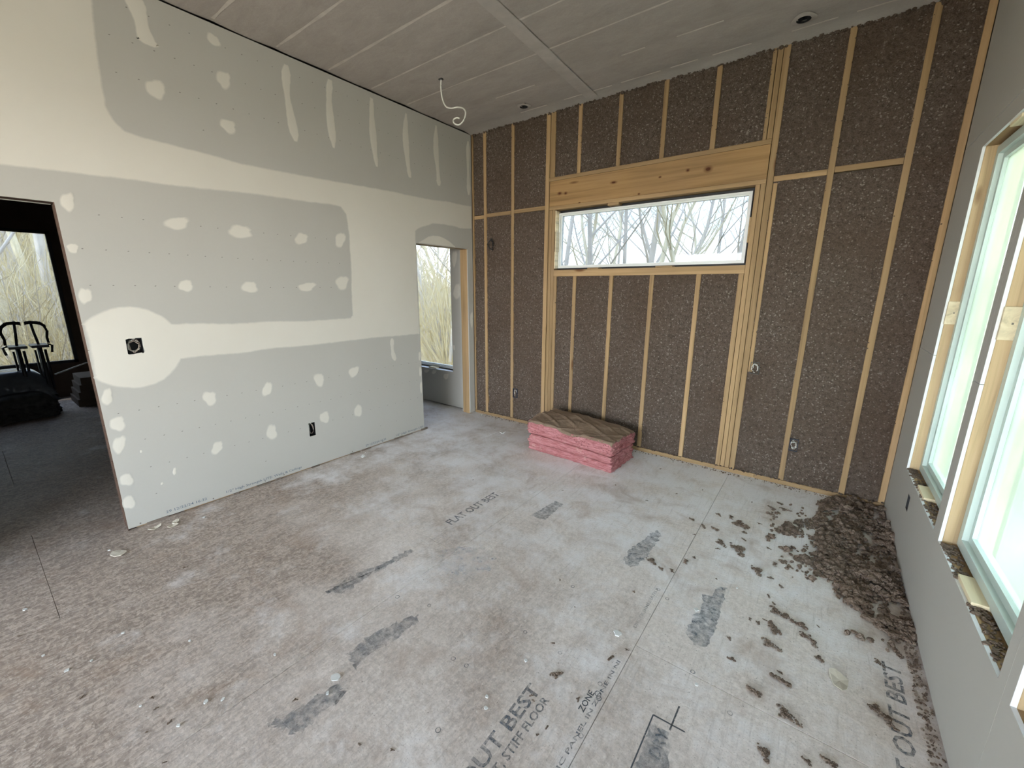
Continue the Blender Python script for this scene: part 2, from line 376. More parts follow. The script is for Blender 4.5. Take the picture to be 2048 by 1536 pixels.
# stamped writing on the boards (letters read towards the back wall)
def ftext(s, x, y, size, mat=STAMP_TEXT, length=None, z=0.0008, name='stamped_text'):
    M = frame3((x, y, z), (0, 1, 0), (-1, 0, 0))
    o = text(s, size, M, mat, name, floor)
    if length:
        ys = [v.co.y for v in o.data.vertices]; L = max(ys) - min(ys); y00 = min(ys)
        for v in o.data.vertices: v.co.y = y + (v.co.y - y00) * length / L
    return o
ftext('FLAT OUT BEST', -0.712, 0.475, 0.079, length=0.685)
ftext('FLAT, STIFF FLOOR', -0.661, 0.745, 0.046, length=0.40)
ftext('FLAT OUT BEST', -1.860, 1.80, 0.095, STAMP_TEXT, 0.54)
ftext('FLAT OUT BEST', 0.470, 1.48, 0.085, STAMP_TEXT, 0.70)
ftext('CONC PANEL IN ZONE IN NI', -0.505, 0.86, 0.022, STAMP_TEXT, 0.62)
ftext('UNDER IMMEDIATELY', -0.518, 1.70, 0.022, STAMP_FAINT, 0.34)
ftext('ZONE', -0.532, 1.18, 0.034, STAMP_DARK, 0.10)
for (cx, cy, rr) in ((-0.532, 1.33, 0.010), (-0.521, 1.285, 0.013), (-0.51, 1.27, 0.012), (-0.517, 2.03, 0.010), (-0.458, 1.99, 0.010), (-0.74, 1.36, 0.009), (-0.93, 1.36, 0.010), (-1.03, 1.06, 0.010), (-0.66, 0.83, 0.012), (-0.93, 0.80, 0.011), (-1.10, 1.05, 0.011), (-1.42, 1.20, 0.010), (-0.9, 1.77, 0.011), (-0.24, 1.62, 0.010), (-0.08, 1.52, 0.010), (-1.60, 1.14, 0.012), (-0.50, 1.10, 0.010)):
    mb = MB(); n = 14
    for k in range(n):
        a, b = 2 * PI * k / n, 2 * PI * (k + 1) / n
        mb.poly([(cx + rr * math.cos(a), cy + rr * math.sin(a), .0007), (cx + rr * math.cos(b), cy + rr * math.sin(b), .0007), (cx + .7 * rr * math.cos(b), cy + .7 * rr * math.sin(b), .0007), (cx + .7 * rr * math.cos(a), cy + .7 * rr * math.sin(a), .0007)])
    mb.build('nail_ring_mark', STAMP_TEXT, floor)
def blob(pts, amp=0.008, seed=0, n=70):
    P = [Vector((*p, 0)) for p in pts]; tot = sum((P[i] - P[i - 1]).length for i in range(len(P))); out = []
    rr = random.Random(seed)
    for i in range(len(P)):
        a, b = P[i], P[(i + 1) % len(P)]; m = max(2, int(n * (b - a).length / tot))
        for j in range(m):
            q = a.lerp(b, j / m); out.append((q.x + rr.uniform(-amp, amp), q.y + rr.uniform(-amp, amp)))
    return out
def stamp(pts, mat, amp=0.008, seed=0, name='worn_ink_stamp'):
    MB().poly([(x, y, .0006) for x, y in blob(pts, amp, seed)][::1]).build(name, mat, floor)
stamp([(-1.93, .92), (-1.94, 1.05), (-1.90, 1.25), (-1.87, 1.45), (-1.835, 1.44), (-1.85, 1.29), (-1.86, 1.15), (-1.85, 1.0)], STAMP_FAINT, .016, 1)
stamp([(-1.49, .774), (-1.50, .87), (-1.48, 1.0), (-1.42, 1.126), (-1.39, 1.11), (-1.395, .968), (-1.397, .84), (-1.40, .77)], STAMP_FAINT, .016, 2)
stamp([(-1.45, .43), (-1.42, .575), (-1.39, .70), (-1.33, .66), (-1.33, .485)], STAMP_FAINT, .015, 3)
stamp([(-.765, 2.156), (-.775, 2.30), (-.71, 2.60), (-.665, 2.56), (-.663, 2.235), (-.70, 2.11)], STAMP, .010, 4)
stamp([(-.324, 1.815), (-.315, 1.96), (-.30, 1.99), (-.30, 2.06), (-.316, 2.13), (-.27, 2.16), (-.262, 2.25), (-.222, 2.28), (-.212, 2.036), (-.212, 1.864), (-.225, 1.785), (-.27, 1.765)], STAMP, .006, 5)
stamp([(-.305, 1.30), (-.245, 1.30), (-.22, 1.22), (-.20, 1.0), (-.19, .85), (-.33, .85), (-.31, 1.1)], STAMP_FAINT, .010, 6)
stamp([(-1.49, 2.235), (-1.46, 2.52), (-1.385, 2.51), (-1.38, 2.24)], STAMP_FAINT, .004, 7)
stamp([(-1.66, 1.48), (-1.70, 1.56), (-1.535, 1.74), (-1.38, 1.69), (-1.34, 1.50), (-1.48, 1.37)], DUSTW, .03, 8, 'pale_dust_patch')
for (x0, y0, x1, y1, w) in ((-.314, 1.335, -.315, .80, .005), (-.314, 1.335, -.200, 1.342, .006), (-.2435, 1.43, -.2465, 1.315, .006)):
    dx, dy = x1 - x0, y1 - y0; L = math.hypot(dx, dy); nx, ny = -dy / L * w / 2, dx / L * w / 2
    MB().poly([(x0 + nx, y0 + ny, .0009), (x1 + nx, y1 + ny, .0009), (x1 - nx, y1 - ny, .0009), (x0 - nx, y0 - ny, .0009)]).build('marker_line', STAMP_DARK, floor)
ftext('DRY', -.245, 1.19, 0.055, STAMP_FAINT, 0.11)

# ------------------------------------------------------------------ LEFT WALL (drywall sheets with doorways)
wall_left = struct(empty('wall_left', (XL, 0, 0)))
L_HOLES = [(-0.50, 0.446, -1, 2.046), (3.025, 3.81, -1, 2.046)]
L_BOX = [(0.622, 0.702, 1.168, 1.267), (1.709, 1.765, 0.296, 0.419)]
def sheet_x(x0, x1, lo, hi, holes, name, parent, mat=PAPER):
    mb = MB()
    for a, b, c, d in cells(lo, hi, holes): mb.box(x0, x1, a, b, c, d)
    o = mb.build(name, mat); adopt(parent, o); return o
rows = [(0.012, 1.213), (1.216, 2.432), (2.435, 3.292)]
cuts = [[-3.3, -0.9, 3.9], [-3.3, -0.5, 2.62, 3.9], [-3.3, -1.9, 0.5, 3.9]]
for (z0, z1), cs in zip(rows, cuts):
    for y0, y1 in zip(cs, cs[1:]):
        sheet_x(XL - 0.0127, XL, (y0 + 0.0006, z0), (y1 - 0.0006, z1), L_HOLES + L_BOX, 'drywall_sheet', wall_left)
# far face of the partition and its framing round the doorways
for (y0, y1) in ((-3.3, -0.50), (0.462, 3.015), (3.815, 3.9)):
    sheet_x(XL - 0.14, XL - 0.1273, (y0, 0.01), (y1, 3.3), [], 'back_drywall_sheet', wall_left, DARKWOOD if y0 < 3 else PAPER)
for (y0, y1) in ((-0.50, 0.446), (3.025, 3.81)):
    sheet_x(XL - 0.14, XL - 0.1273, (y0, 2.046), (y1, 3.3), [], 'back_drywall_sheet', wall_left, PAPER)
def stud_box(*a, name='stud', mat=None, parent=None, bevel=0.0015):
    mat = mat or W_Z; o = box(*a).build(name, mat, bevel=bevel)
    if parent: adopt(parent, o)
    return o
JAMB_BACKLIT = plain('backlit_jamb_brown', (0.085, 0.05, 0.035), 0.8, vary=0.35, sc=30)  # jamb brown with the backlit shade put into the colour
stud_box(XL - 0.127, XL - 0.0129, 0.449, 0.487, 0.0, 2.046, name='jamb_stud', mat=JAMB_BACKLIT, parent=wall_left)
stud_box(XL - 0.127, XL - 0.0129, 2.985, 3.023, 0.0, 2.046, name='jamb_stud', parent=wall_left)
stud_box(XL - 0.127, XL - 0.0129, 3.812, 3.85, 0.0, 2.046, name='jamb_stud', parent=wall_left)
stud_box(XL - 0.127, XL - 0.0129, -0.54, 0.487, 2.05, 2.09, name='door_header', mat=JAMB_BACKLIT, parent=wall_left)
stud_box(XL - 0.127, XL - 0.0129, 2.985, 3.85, 2.05, 2.09, name='door_header', mat=W_Y, parent=wall_left)
# ragged torn paper down the near doorway edge, backlit shade in its brown
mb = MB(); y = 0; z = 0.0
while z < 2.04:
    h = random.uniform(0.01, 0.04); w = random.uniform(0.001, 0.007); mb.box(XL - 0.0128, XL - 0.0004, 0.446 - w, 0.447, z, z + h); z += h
adopt(wall_left, mb.build('torn_drywall_edge', plain('torn_brown_paper_backlit', (0.13, 0.08, 0.06), 0.9, vary=0.4, sc=60)))

# joint compound
def mud_mesh(outer, inner_off, parent, name='joint_compound', axis='x', c=None, off=0.0012, hole=None):
    """outer: closed outline in wall coords (u,z). A feathered rim then a full inside."""
    P = np.array(outer); n = len(P)
    if c is not None: C = np.array(c); inner = C + (P - C) * (1 - inner_off)
    else:
        T = np.roll(P, -1, 0) - np.roll(P, 1, 0); T /= np.linalg.norm(T, axis=1)[:, None] + 1e-9
        area = 0.5 * np.sum(P[:, 0] * np.roll(P[:, 1], -1) - np.roll(P[:, 0], -1) * P[:, 1]); sgn = 1 if area > 0 else -1
        inner = P + np.stack([-T[:, 1], T[:, 0]], 1) * sgn * inner_off
    bm = bmesh.new(); lay = bm.verts.layers.float.new('cover')
    def vv(p, h):
        if axis == 'x': return bm.verts.new((XL + h, p[0], p[1]))
        if axis == 'xr': return bm.verts.new((XR - h, p[0], p[1]))
        return bm.verts.new((p[0], D - 0.013 - h, p[1]))
    vo = [vv(p, 0.0003) for p in P]; vi = [vv(p, off) for p in inner]
    for v in vo: v[lay] = 0.0
    for v in vi: v[lay] = 1.0
    for i in range(n):
        j = (i + 1) % n
        bm.faces.new((vo[i], vo[j], vi[j], vi[i]))
    if c is not None:
        vc = vv(c, off * 1.3); vc[lay] = 1.0
        for i in range(n): bm.faces.new((vi[i], vi[(i + 1) % n], vc))
    else:
        es = [bm.edges.get((vi[i], vi[(i + 1) % n])) for i in range(n)]
        if hole:
            vh = [vv(p, off) for p in hole]
            for v in vh: v[lay] = 1.0
            es += [bm.edges.new((vh[i], vh[(i + 1) % len(vh)])) for i in range(len(vh))]
        bmesh.ops.triangle_fill(bm, use_beauty=True, edges=es)
    for v in bm.verts:
        if v[lay] == 0 and False: pass
    me = bpy.data.meshes.new(name); bm.to_mesh(me); bm.free(); me.materials.append(MUD)
    for p in me.polygons: p.use_smooth = True
    o = bpy.data.objects.new(name, me); COL.objects.link(o); adopt(parent, o); return o
SPOTS = [(1.364, 3.196, 0.043, 0.036), (0.999, 2.783, 0.052, 0.057), (1.392, 2.972, 0.045, 0.059), (1.382, 2.683, 0.055, 0.045), (0.991, 1.998, 0.067, 0.045), (1.367, 1.984, 0.089, 0.046), (1.815, 1.977, 0.058, 0.047), (2.162, 2.0, 0.054, 0.064), (0.983, 1.596, 0.043, 0.043), (1.381, 1.588, 0.056, 0.048), (1.819, 1.594, 0.078, 0.037), (2.146, 1.631, 0.07, 0.061), (0.499, 2.052, 0.028, 0.059), (0.478, 1.802, 0.026, 0.027), (0.485, 1.534, 0.03, 0.052), (1.014, 0.795, 0.046, 0.055), (1.409, 0.786, 0.041, 0.057), (1.844, 0.789, 0.051, 0.063), (2.187, 0.808, 0.053, 0.057), (1.009, 0.411, 0.041, 0.049), (1.4, 0.423, 0.046, 0.067), (1.86, 0.437, 0.047, 0.06), (2.201, 0.417, 0.048, 0.065), (0.483, 0.914, 0.027, 0.056), (0.504, 0.734, 0.039, 0.052), (0.489, 0.596, 0.033, 0.059), (0.488, 0.352, 0.035, 0.047), (0.476, 0.195, 0.031, 0.055), (0.738, 0.32, 0.011, 0.029), (0.587, 0.52, 0.007, 0.01), (0.659, 0.259, 0.008, 0.011), (3.003, 0.859, 0.018, 0.049), (3.003, 0.684, 0.019, 0.062), (3.003, 0.5, 0.019, 0.069), (3.86, 1.208, 0.03, 0.098)]
rr = random.Random(3)
def spot(u, z, ru, rz, parent=wall_left, axis='x', lean=None):
    n = 26; ln = rr.uniform(-0.25, 0.55) if lean is None else lean; ph = [rr.uniform(0, 6.28) for _ in range(4)]; pts = []
    for k in range(n):
        a = 2 * PI * k / n; r = 1 + 0.10 * math.sin(2 * a + ph[0]) + 0.08 * math.sin(3 * a + ph[1]) + 0.04 * math.sin(5 * a + ph[2])
        if 0.4 < a < 1.2: r *= 1.18
        du, dz = r * math.cos(a), r * math.sin(a); pts.append((u + ru * (du + ln * 0.35 * dz), z + rz * dz))
    return mud_mesh(pts, 0.42, parent, axis=axis, c=(u, z))
for s in SPOTS: spot(*s)
STREAKS = [[(0.96, 3.284), (0.975, 3.191), (0.992, 3.07), (1.007, 3.016)], [(1.84, 3.233), (1.823, 3.055), (1.838, 2.855), (1.855, 2.705)], [(2.194, 3.258), (2.17, 3.098), (2.169, 2.913), (2.178, 2.737)], [(2.587, 3.251), (2.578, 3.068), (2.582, 2.864), (2.6, 2.684)], [(2.973, 3.242), (2.954, 3.045), (2.964, 2.825), (2.985, 2.665)], [(3.365, 3.248), (3.353, 3.008), (3.371, 2.794), (3.379, 2.663)], [(3.853, 3.221), (3.846, 2.97), (3.85, 2.648)], [(2.652, 1.09), (2.649, 0.966), (2.672, 0.848)]]
def cat(pts, n):
    P = [np.array(p) for p in pts]; P = [2 * P[0] - P[1]] + P + [2 * P[-1] - P[-2]]; out = []
    for i in range(1, len(P) - 2):
        for k in range(n):
            t = k / n; out.append(tuple(0.5 * (2 * P[i] + (P[i + 1] - P[i - 1]) * t + (2 * P[i - 1] - 5 * P[i] + 4 * P[i + 1] - P[i + 2]) * t * t + (3 * P[i] - P[i - 1] - 3 * P[i + 1] + P[i + 2]) * t ** 3)))
    out.append(tuple(P[-2])); return out
for k, s in enumerate(STREAKS):
    c = cat(s, 8); w = 0.034 if k < 6 else 0.03 if k == 6 else 0.026; Lp, Rp = [], []
    for i, (u, z) in enumerate(c):
        t = i / (len(c) - 1); ww = w * (1.0 + 0.2 * math.sin(9 * t + k) + (0.35 if k == 0 else 0.0)) * min(1, 0.45 + 4 * t, 0.45 + 5 * (1 - t)) + rr.uniform(-.002, .002)
        Lp.append((u - ww, z)); Rp.append((u + ww, z + rr.uniform(-.004, .004)))
    mud_mesh(Lp + Rp[::-1], 0.014, wall_left)
# the taped joints: one sweep of compound over the two upper seams, the vertical joint, the switch box and the seam at four feet
def dense(pts, step=0.03, amp=0.004, closed=True):
    out = []
    for i in range(len(pts)):
        a = np.array(pts[i]); b = np.array(pts[(i + 1) % len(pts)]); m = max(1, int(np.linalg.norm(b - a) / step))
        for j in range(m):
            q = a + (b - a) * j / m; nz = vnoise([[q[0], q[1], 0.3]], 4.0, 5)[0] * amp * 2 + rr.uniform(-amp, amp) * 0.4; out.append((q[0] + nz * 0.6, q[1] + nz))
    return out
circ = [(0.649 + 0.262 * math.cos(a), 1.207 + 0.262 * math.sin(a)) for a in np.linspace(math.radians(32), math.radians(180 - 38), 22)]
circ2 = [(0.649 + 0.262 * math.cos(a), 1.207 + 0.262 * math.sin(a)) for a in np.linspace(math.radians(180 + 38), math.radians(360 - 24), 24)]
outline = ([(-3.25, 2.185), (0.28, 2.195), (0.64, 2.207), (1.0, 2.232), (1.37, 2.253), (1.75, 2.268), (2.10, 2.279), (2.19, 2.270), (2.235, 2.22), (2.25, 2.05), (2.243, 1.835), (2.232, 1.6), (2.222, 1.34), (2.20, 1.322), (1.6, 1.325), (1.2, 1.335), (0.95, 1.345)]
           + [tuple(c) for c in circ] + [(0.4485, 1.36), (0.4485, 1.06)] + [tuple(c) for c in circ2]
           + [(0.93, 1.098), (1.3, 1.100), (2.0, 1.105), (2.6, 1.102), (3.0225, 1.098), (3.0225, 2.07), (3.03, 2.165), (3.06, 2.19), (3.123, 2.212), (3.287, 2.261), (3.42, 2.272), (3.569, 2.273), (3.70, 2.262), (3.792, 2.268), (3.897, 2.286), (3.897, 2.545), (3.5, 2.525), (3.0, 2.508), (2.2, 2.488), (1.397, 2.466), (1.0, 2.484), (0.87, 2.492), (0.813, 2.503), (0.77, 2.55), (0.752, 2.62), (0.76, 2.85), (0.781, 3.151), (0.79, 3.285), (-3.25, 3.285)])
mud_mesh(dense(outline), 0.022, wall_left, name='taped_joint_compound', hole=[(.621, 1.172), (.623, 1.262), (.640, 1.268), (.668, 1.264), (.672, 1.269), (.704, 1.268), (.701, 1.215), (.708, 1.180), (.696, 1.167), (.688, 1.173), (.655, 1.169), (.650, 1.164), (.630, 1.165)])
mud_mesh(dense([(3.05, 2.05), (3.137, 2.098), (3.2, 2.13), (3.267, 2.146), (3.35, 2.15), (3.43, 2.136), (3.51, 2.11), (3.561, 2.083), (3.61, 2.05), (3.6, 2.047), (3.3, 2.0475), (3.1, 2.0475)], 0.02, 0.002), 0.014, wall_left)

# guide marks and printing on the paper
mb = MB()
def inmud(y, z):
    if math.hypot((y - .649), (z - 1.207)) < .27: return True
    if y > 2.235 and z > 1.1 and z < 2.5: return True
    if y < .77 and z > 2.19: return True
    return False
for z in (0.197, 0.395, 0.594, 0.796, 1.592, 1.80, 1.998, 2.62, 2.81, 3.0, 3.18):
    y = -0.9
    while y < 3.86:
        y += 0.1013
        if 0.46 < y < 3.02 or z > 2.1:
            if inmud(y, z) or any(abs(y - s[0]) < s[2] and abs(z - s[1]) < s[3] for s in SPOTS): continue
            if z in (0.197, 2.62) and rr.random() < 0.8: continue
            s = 0.0045; zz = z + (0.004 * math.sin(y * 3)); x = XL + 0.0004
            for (a, b) in (((-1, -.5), (1, .4)), ((-.3, 0.9), (0.35, -0.9))):
                ya, za, yb, zb = y + a[0] * s, zz + a[1] * s * .6, y + b[0] * s, zz + b[1] * s * .6; L = math.hypot(yb - ya, zb - za); nx, nz = -(zb - za) / L * .0011, (yb - ya) / L * .0011
                mb.poly([(x, ya + nx, za + nz), (x, yb + nx, zb + nz), (x, yb - nx, zb - nz), (x, ya - nx, za - nz)])
o = mb.build('printed_fastener_marks', MARK); adopt(wall_left, o); o['kind'] = 'stuff'
def wtext(s, y, z, size, length):
    M = frame3((XL + 0.0005, y, z), (0, 1, 0), (0, 0, 1)); o = text(s, size, M, INK, 'printed_text', None)
    ys = [v.co.y for v in o.data.vertices]; L = max(ys) - min(ys); y00 = min(ys)
    for v in o.data.vertices: v.co.y = y + (v.co.y - y00) * length / L
    adopt(wall_left, o)
wtext('29 12/22/24 16:32', 0.650, 0.034, 0.027, 0.245)
wtext('1/2" High Strength LITE: Walls & Ceilings', 1.023, 0.034, 0.027, 0.585)
wtext('29 12/22/24 16:32', 2.255, 0.032, 0.027, 0.245)
wtext('1/2" High Strength LITE', 2.628, 0.032, 0.027, 0.385)
for y in (0.505, 0.93, 1.3, 1.45, 2.1, 2.45, 2.7, 2.98): box(XL, XL + .0006, y, y + .008, 0.022, 0.03).build('nail_dimple', MARK, None).parent = wall_left; bpy.context.view_layer
for o in list(wall_left.children):
    if o.name.startswith('nail_dimple'): o.matrix_parent_inverse = Matrix.Translation(wall_left.location).inverted()
# ragged gap under the sheets
mb = MB()
y = 0.45
while y < 3.02:
    L = random.uniform(0.02, 0.12)
    if random.random() < 0.45: mb.box(XL - 0.012, XL + random.uniform(0.002, 0.012), y, y + L, 0.0, random.uniform(0.006, 0.016))
    y += L
o = mb.build('sawdust_at_wall_foot', plain('wall_foot_grime', (0.20, 0.16, 0.13), 0.9, vary=0.4, sc=60)); adopt(wall_left, o); o['kind'] = 'stuff'
box(XL - 0.10, XL - 0.013, 0.49, 2.98, 0.0, 0.04).build('bottom_plate', W_Y).parent = None
bp = bpy.data.objects['bottom_plate']; adopt(wall_left, bp)

# ------------------------------------------------------------------ BACK WALL
wall_back = struct(empty('wall_back', (-1.5, D, 0)))
Y1 = D + 0.14
W1 = (-2.376, -0.572, 1.785, 2.384)      # rough opening of the picture window
SWIN = (-5.20, -3.905, 0.49, 2.34)       # window of the room beyond
mb = MB()
for a, b, c, d in cells((-9.0, -0.25), (0.80, 3.45), [W1, SWIN]): mb.box(a, b, Y1, Y1 + 0.04, c, d)
adopt(wall_back, mb.build('sheathing', EXT))
def st(x0, x1, z0, z1, y0=0.0, mat=None, name='stud', bevel=0.0015):
    return stud_box(x0, x1, D + y0, Y1 - 0.001, z0, z1, name=name, mat=mat, parent=wall_back, bevel=bevel)
FULL = [(-3.344, -3.306), (-2.949, -2.911), (-0.126, -0.088), (0.276, 0.314)]
for x0, x1 in FULL: st(x0, x1, 0.038, 3.30, random.uniform(-.002, .002))
st(-3.519, -3.499, 0.038, 3.30, -0.004); st(0.512, 0.549, 0.038, 3.30)
st(-2.503, -2.457, 0.038, 3.30, -0.002, name='king_stud'); st(-2.449, -2.415, 0.038, 2.384, name='jack_stud'); st(-2.412, -2.377, 0.038, 2.384, 0.001, name='jack_stud')
st(-0.497, -0.456, 0.038, 3.30, -0.001, name='king_stud'); st(-0.535, -0.501, 0.038, 2.384, name='jack_stud'); st(-0.571, -0.538, 0.038, 2.384, 0.001, name='jack_stud')
st(-0.452, -0.425, 0.92, 2.38, 0.001, name='nailing_block')
st(-2.449, -2.395, 2.696, 3.30, name='cripple_stud'); st(-0.535, -0.501, 2.696, 3.30, name='cripple_stud'); st(-0.565, -0.540, 2.696, 3.30, 0.003, name='cripple_stud')
CRX = [-2.125, -1.72, -1.323, -0.918]
for x in CRX:
    st(x - .019, x + .019, 0.038, 1.717, random.uniform(-.002, .002), name='cripple_stud'); st(x - .019, x + .019, 2.696, 3.30, random.uniform(-.002, .002), name='cripple_stud')
st(-2.374, -2.338, 0.038, 1.717, name='cripple_stud'); st(-0.612, -0.575, 0.038, 1.717, name='cripple_stud')
st(-2.376, -0.572, 1.718, 1.784, -0.002, W_X, 'window_sill_plate')
st(-2.455, -0.500, 2.661, 2.695, -0.004, W_X, 'header_top_plate'); st(-2.449, -0.502, 2.418, 2.660, 0.0, W_HEAD, 'header_board'); st(-2.449, -0.502, 2.385, 2.417, -0.002, W_X, 'header_bottom_plate')
for x0, x1, z in ((-3.499, -3.345, 2.405), (-3.305, -2.950, 2.413), (-2.910, -2.504, 2.417), (-0.455, -0.127, 2.410), (-0.087, 0.275, 2.420)):
    st(x0 + .001, x1 - .001, z - .019, z + .019, random.uniform(-.001, .003), W_X, 'fire_block')
for x0, x1 in ((-3.52, -2.2), (-2.198, -0.3), (-0.298, 0.549)): st(x0, x1, 0.0, 0.037, -0.004, W_X, 'sole_plate')
# nail heads and marks
# sprayed cellulose between the framing: one filled bay each
def bay(x0, x1, z0, z1, seed, deep=0.006):
    s = 0.0085; nu = max(3, int((x1 - x0) / s)); nv = max(3, int((z1 - z0) / s))
    X, Z = np.meshgrid(np.linspace(x0, x1, nu), np.linspace(z0, z1, nv), indexing='ij')
    P = np.stack([X.ravel(), np.zeros(X.size), Z.ravel()], 1)
    h = 0.0045 * vnoise(P, 70, seed) + 0.004 * vnoise(P, 33, seed + 1) + 0.003 * vnoise(P, 9, seed + 2)
    ch = vnoise(P, 5.5, seed + 3); ch2 = vnoise(P, 30, seed + 4)
    h -= np.clip(ch - 0.45, 0, 1) * (0.5 + 0.5 * ch2) * 0.035
    ed = np.minimum(np.minimum(P[:, 0] - x0, x1 - P[:, 0]), 0.03) / 0.03
    P[:, 1] = D + deep + 0.002 - h
    P[:, 1] = P[:, 1] + (1 - ed) * 0.003
    return adopt(wall_back, gridmesh('cellulose_bay', P, nu, nv, CELL, smooth=False, flip=False))
sd = 10
BAYS = []
for (a, b) in ((-3.499, -3.344), (-3.306, -2.949), (-2.911, -2.503)): BAYS += [(a, b, .037, 2.395), (a, b, 2.432, 3.302)]
xs = [-2.395] + [v for x in CRX for v in (x - .019, x + .019)] + [-0.56]
for a, b in zip(xs[0::2], xs[1::2]): BAYS.append((a, b, 2.695, 3.302))
xs = [-2.338] + [v for x in CRX for v in (x - .019, x + .019)] + [-0.612]
for a, b in zip(xs[0::2], xs[1::2]): BAYS.append((a, b, .037, 1.72))
for (a, b) in ((-0.456, -0.126), (-0.088, 0.276)): BAYS += [(a, b, .037, 2.395), (a, b, 2.432, 3.302)]
BAYS.append((0.314, 0.512, .037, 3.302))
for b in BAYS: bay(*b, sd); sd += 7
# loose cellulose smeared over framing edges
mb = MB(); rs = random.Random(11)
def lump(mb, c, r, rs, flat=1.0):
    n = len(mb.v); ico = ICO
    ph = [rs.uniform(.65, 1.25) for _ in ico[0]]; a = rs.uniform(0, 6.28); ca, sa = math.cos(a), math.sin(a); ex = rs.uniform(.7, 1.5)
    for (x, y, z), k in zip(ico[0], ph):
        x, y = x * ex, y; x, y = x * ca - y * sa, x * sa + y * ca
        mb.v.append((c[0] + x * r * k, c[1] + y * r * k, c[2] + z * r * k * flat))
    mb.f += [tuple(n + i for i in f) for f in ico[1]]
_bm = bmesh.new(); bmesh.ops.create_icosphere(_bm, subdivisions=1, radius=1.0); ICO = ([tuple(v.co) for v in _bm.verts], [tuple(v.index for v in f.verts) for f in _bm.faces]); _bm.free()
_bm = bmesh.new(); bmesh.ops.create_icosphere(_bm, subdivisions=2, radius=1.0); _bm.verts.ensure_lookup_table(); ICO2 = ([tuple(v.co) for v in _bm.verts], [tuple(v.index for v in f.verts) for f in _bm.faces]); _bm.free()
for k in range(380):
    x0, x1, z0, z1 = BAYS[rs.randrange(len(BAYS))]; e0 = rs.random() < .5
    x = (x0 if e0 else x1) + rs.uniform(-.006, .006); z = rs.uniform(z0, z1); lump(mb, (x, D + .001, z), rs.uniform(.002, .005), rs)
for k in range(350): lump(mb, (rs.uniform(-3.5, .54), D - rs.uniform(-.01, .012), .037 + rs.uniform(0, .006)), rs.uniform(.003, .009), rs)
for k in range(420): lump(mb, (rs.uniform(-3.5, .54), D - rs.uniform(-.01, .006), 3.292 + rs.uniform(-.01, .015)), rs.uniform(.006, .016), rs)
o = mb.build('loose_cellulose', CELL); adopt(wall_back, o); o['kind'] = 'stuff'

# drywall on the exterior wall of the room beyond
mb = MB()
for a, b, c, d in cells((-9.0, 0.012), (XL - 0.14, 3.3), [SWIN]): mb.box(a, b, D - 0.0127, D + 0.0, c, d)
adopt(wall_back, mb.build('drywall_sheet', PAPER))
for (u, z, ru, rz) in ((-3.80, 1.545, .07, .10), (-4.437, .439, .05, .03), (-4.282, .444, .045, .035), (-4.045, .41, .05, .05), (-3.877, .825, .02, .04), (-3.83, 1.95, .05, .1)):
    spot(u, z, ru, rz, wall_back, 'y', 0.8 if z < .5 else 0)
stud_box(SWIN[0], SWIN[1], D - 0.012, Y1, SWIN[2] - .02, SWIN[2] + 0.002, name='window_stool', mat=GYPSUM, parent=wall_back)

# ------------------------------------------------------------------ windows
def win_y(name, x0, x1, z0, z1, y, fw=0.04, gap=(.004, .014, .022, .012), extra=True):
    """window facing -y; gap = left, right, top, bottom"""
    w = struct(empty(name, ((x0 + x1) / 2, y, z0)))
    a, b, c, d = x0 + gap[0], x1 - gap[1], z0 + gap[3], z1 - gap[2]
    def ring(i, o_, y0, y1, nm, mat):
        mb = MB(); (p, q, r, s) = o_; (p2, q2, r2, s2) = i
        mb.box(p, p2, y0, y1, r, s).box(q2, q, y0, y1, r, s).box(p2, q2, y0, y1, r, r2).box(p2, q2, y0, y1, s2, s)
        return adopt(w, mb.build(nm, mat, bevel=0))
    ring((x0 + .012, x1 - .014, z0 + .016, z1 - .026), (x0, x1, z0, z1), y + .035, y + .07, 'flashing_frame', BLACK)
    ring((a + .006, b - .006, c + .006, d - .006), (a, b, c, d), y - .004, y + .05, 'gasket', BLACK)
    ring((a + fw, b - fw, c + fw, d - fw), (a + .006, b - .006, c + .006, d - .006), y, y + .055, 'window_frame', VINYL)
    ring((a + fw + .012, b - fw - .012, c + fw + .012, d - fw - .012), (a + fw, b - fw, c + fw, d - fw), y + .015, y + .05, 'sash', VINYL)
    g = box(a + fw, b - fw, y + .03, y + .034, c + fw, d - fw).build('pane', GLASS_N if name == 'window_1' else GLASS); adopt(w, g)
    return w
win1 = win_y('window_1', *W1, D + 0.065, fw=.022)
# wooden shims round the picture window
for (x0, x1, z0, z1) in ((-1.80, -1.69, 2.362, 2.384), (-1.985, -1.865, 1.785, 1.797), (-1.30, -1.15, 1.785, 1.797), (-2.376, -2.366, 2.17, 2.375), (-2.372, -2.358, 1.97, 2.17), (-2.376, -2.366, 1.80, 1.97), (-0.584, -0.572, 1.96, 2.15)):
    s = box(x0, x1, D + 0.004, D + 0.09, z0, z1).build('shim', W_PALE if x0 < -2.3 else W_X, bevel=.0008); adopt(win1, s)
win4 = win_y('window_4', *SWIN, D + 0.065, fw=0.035)
s = box(-4.40, -4.25, D + 0.0, D + 0.06, SWIN[2] + .003, SWIN[2] + .018).build('shim', W_PALE); adopt(win4, s)

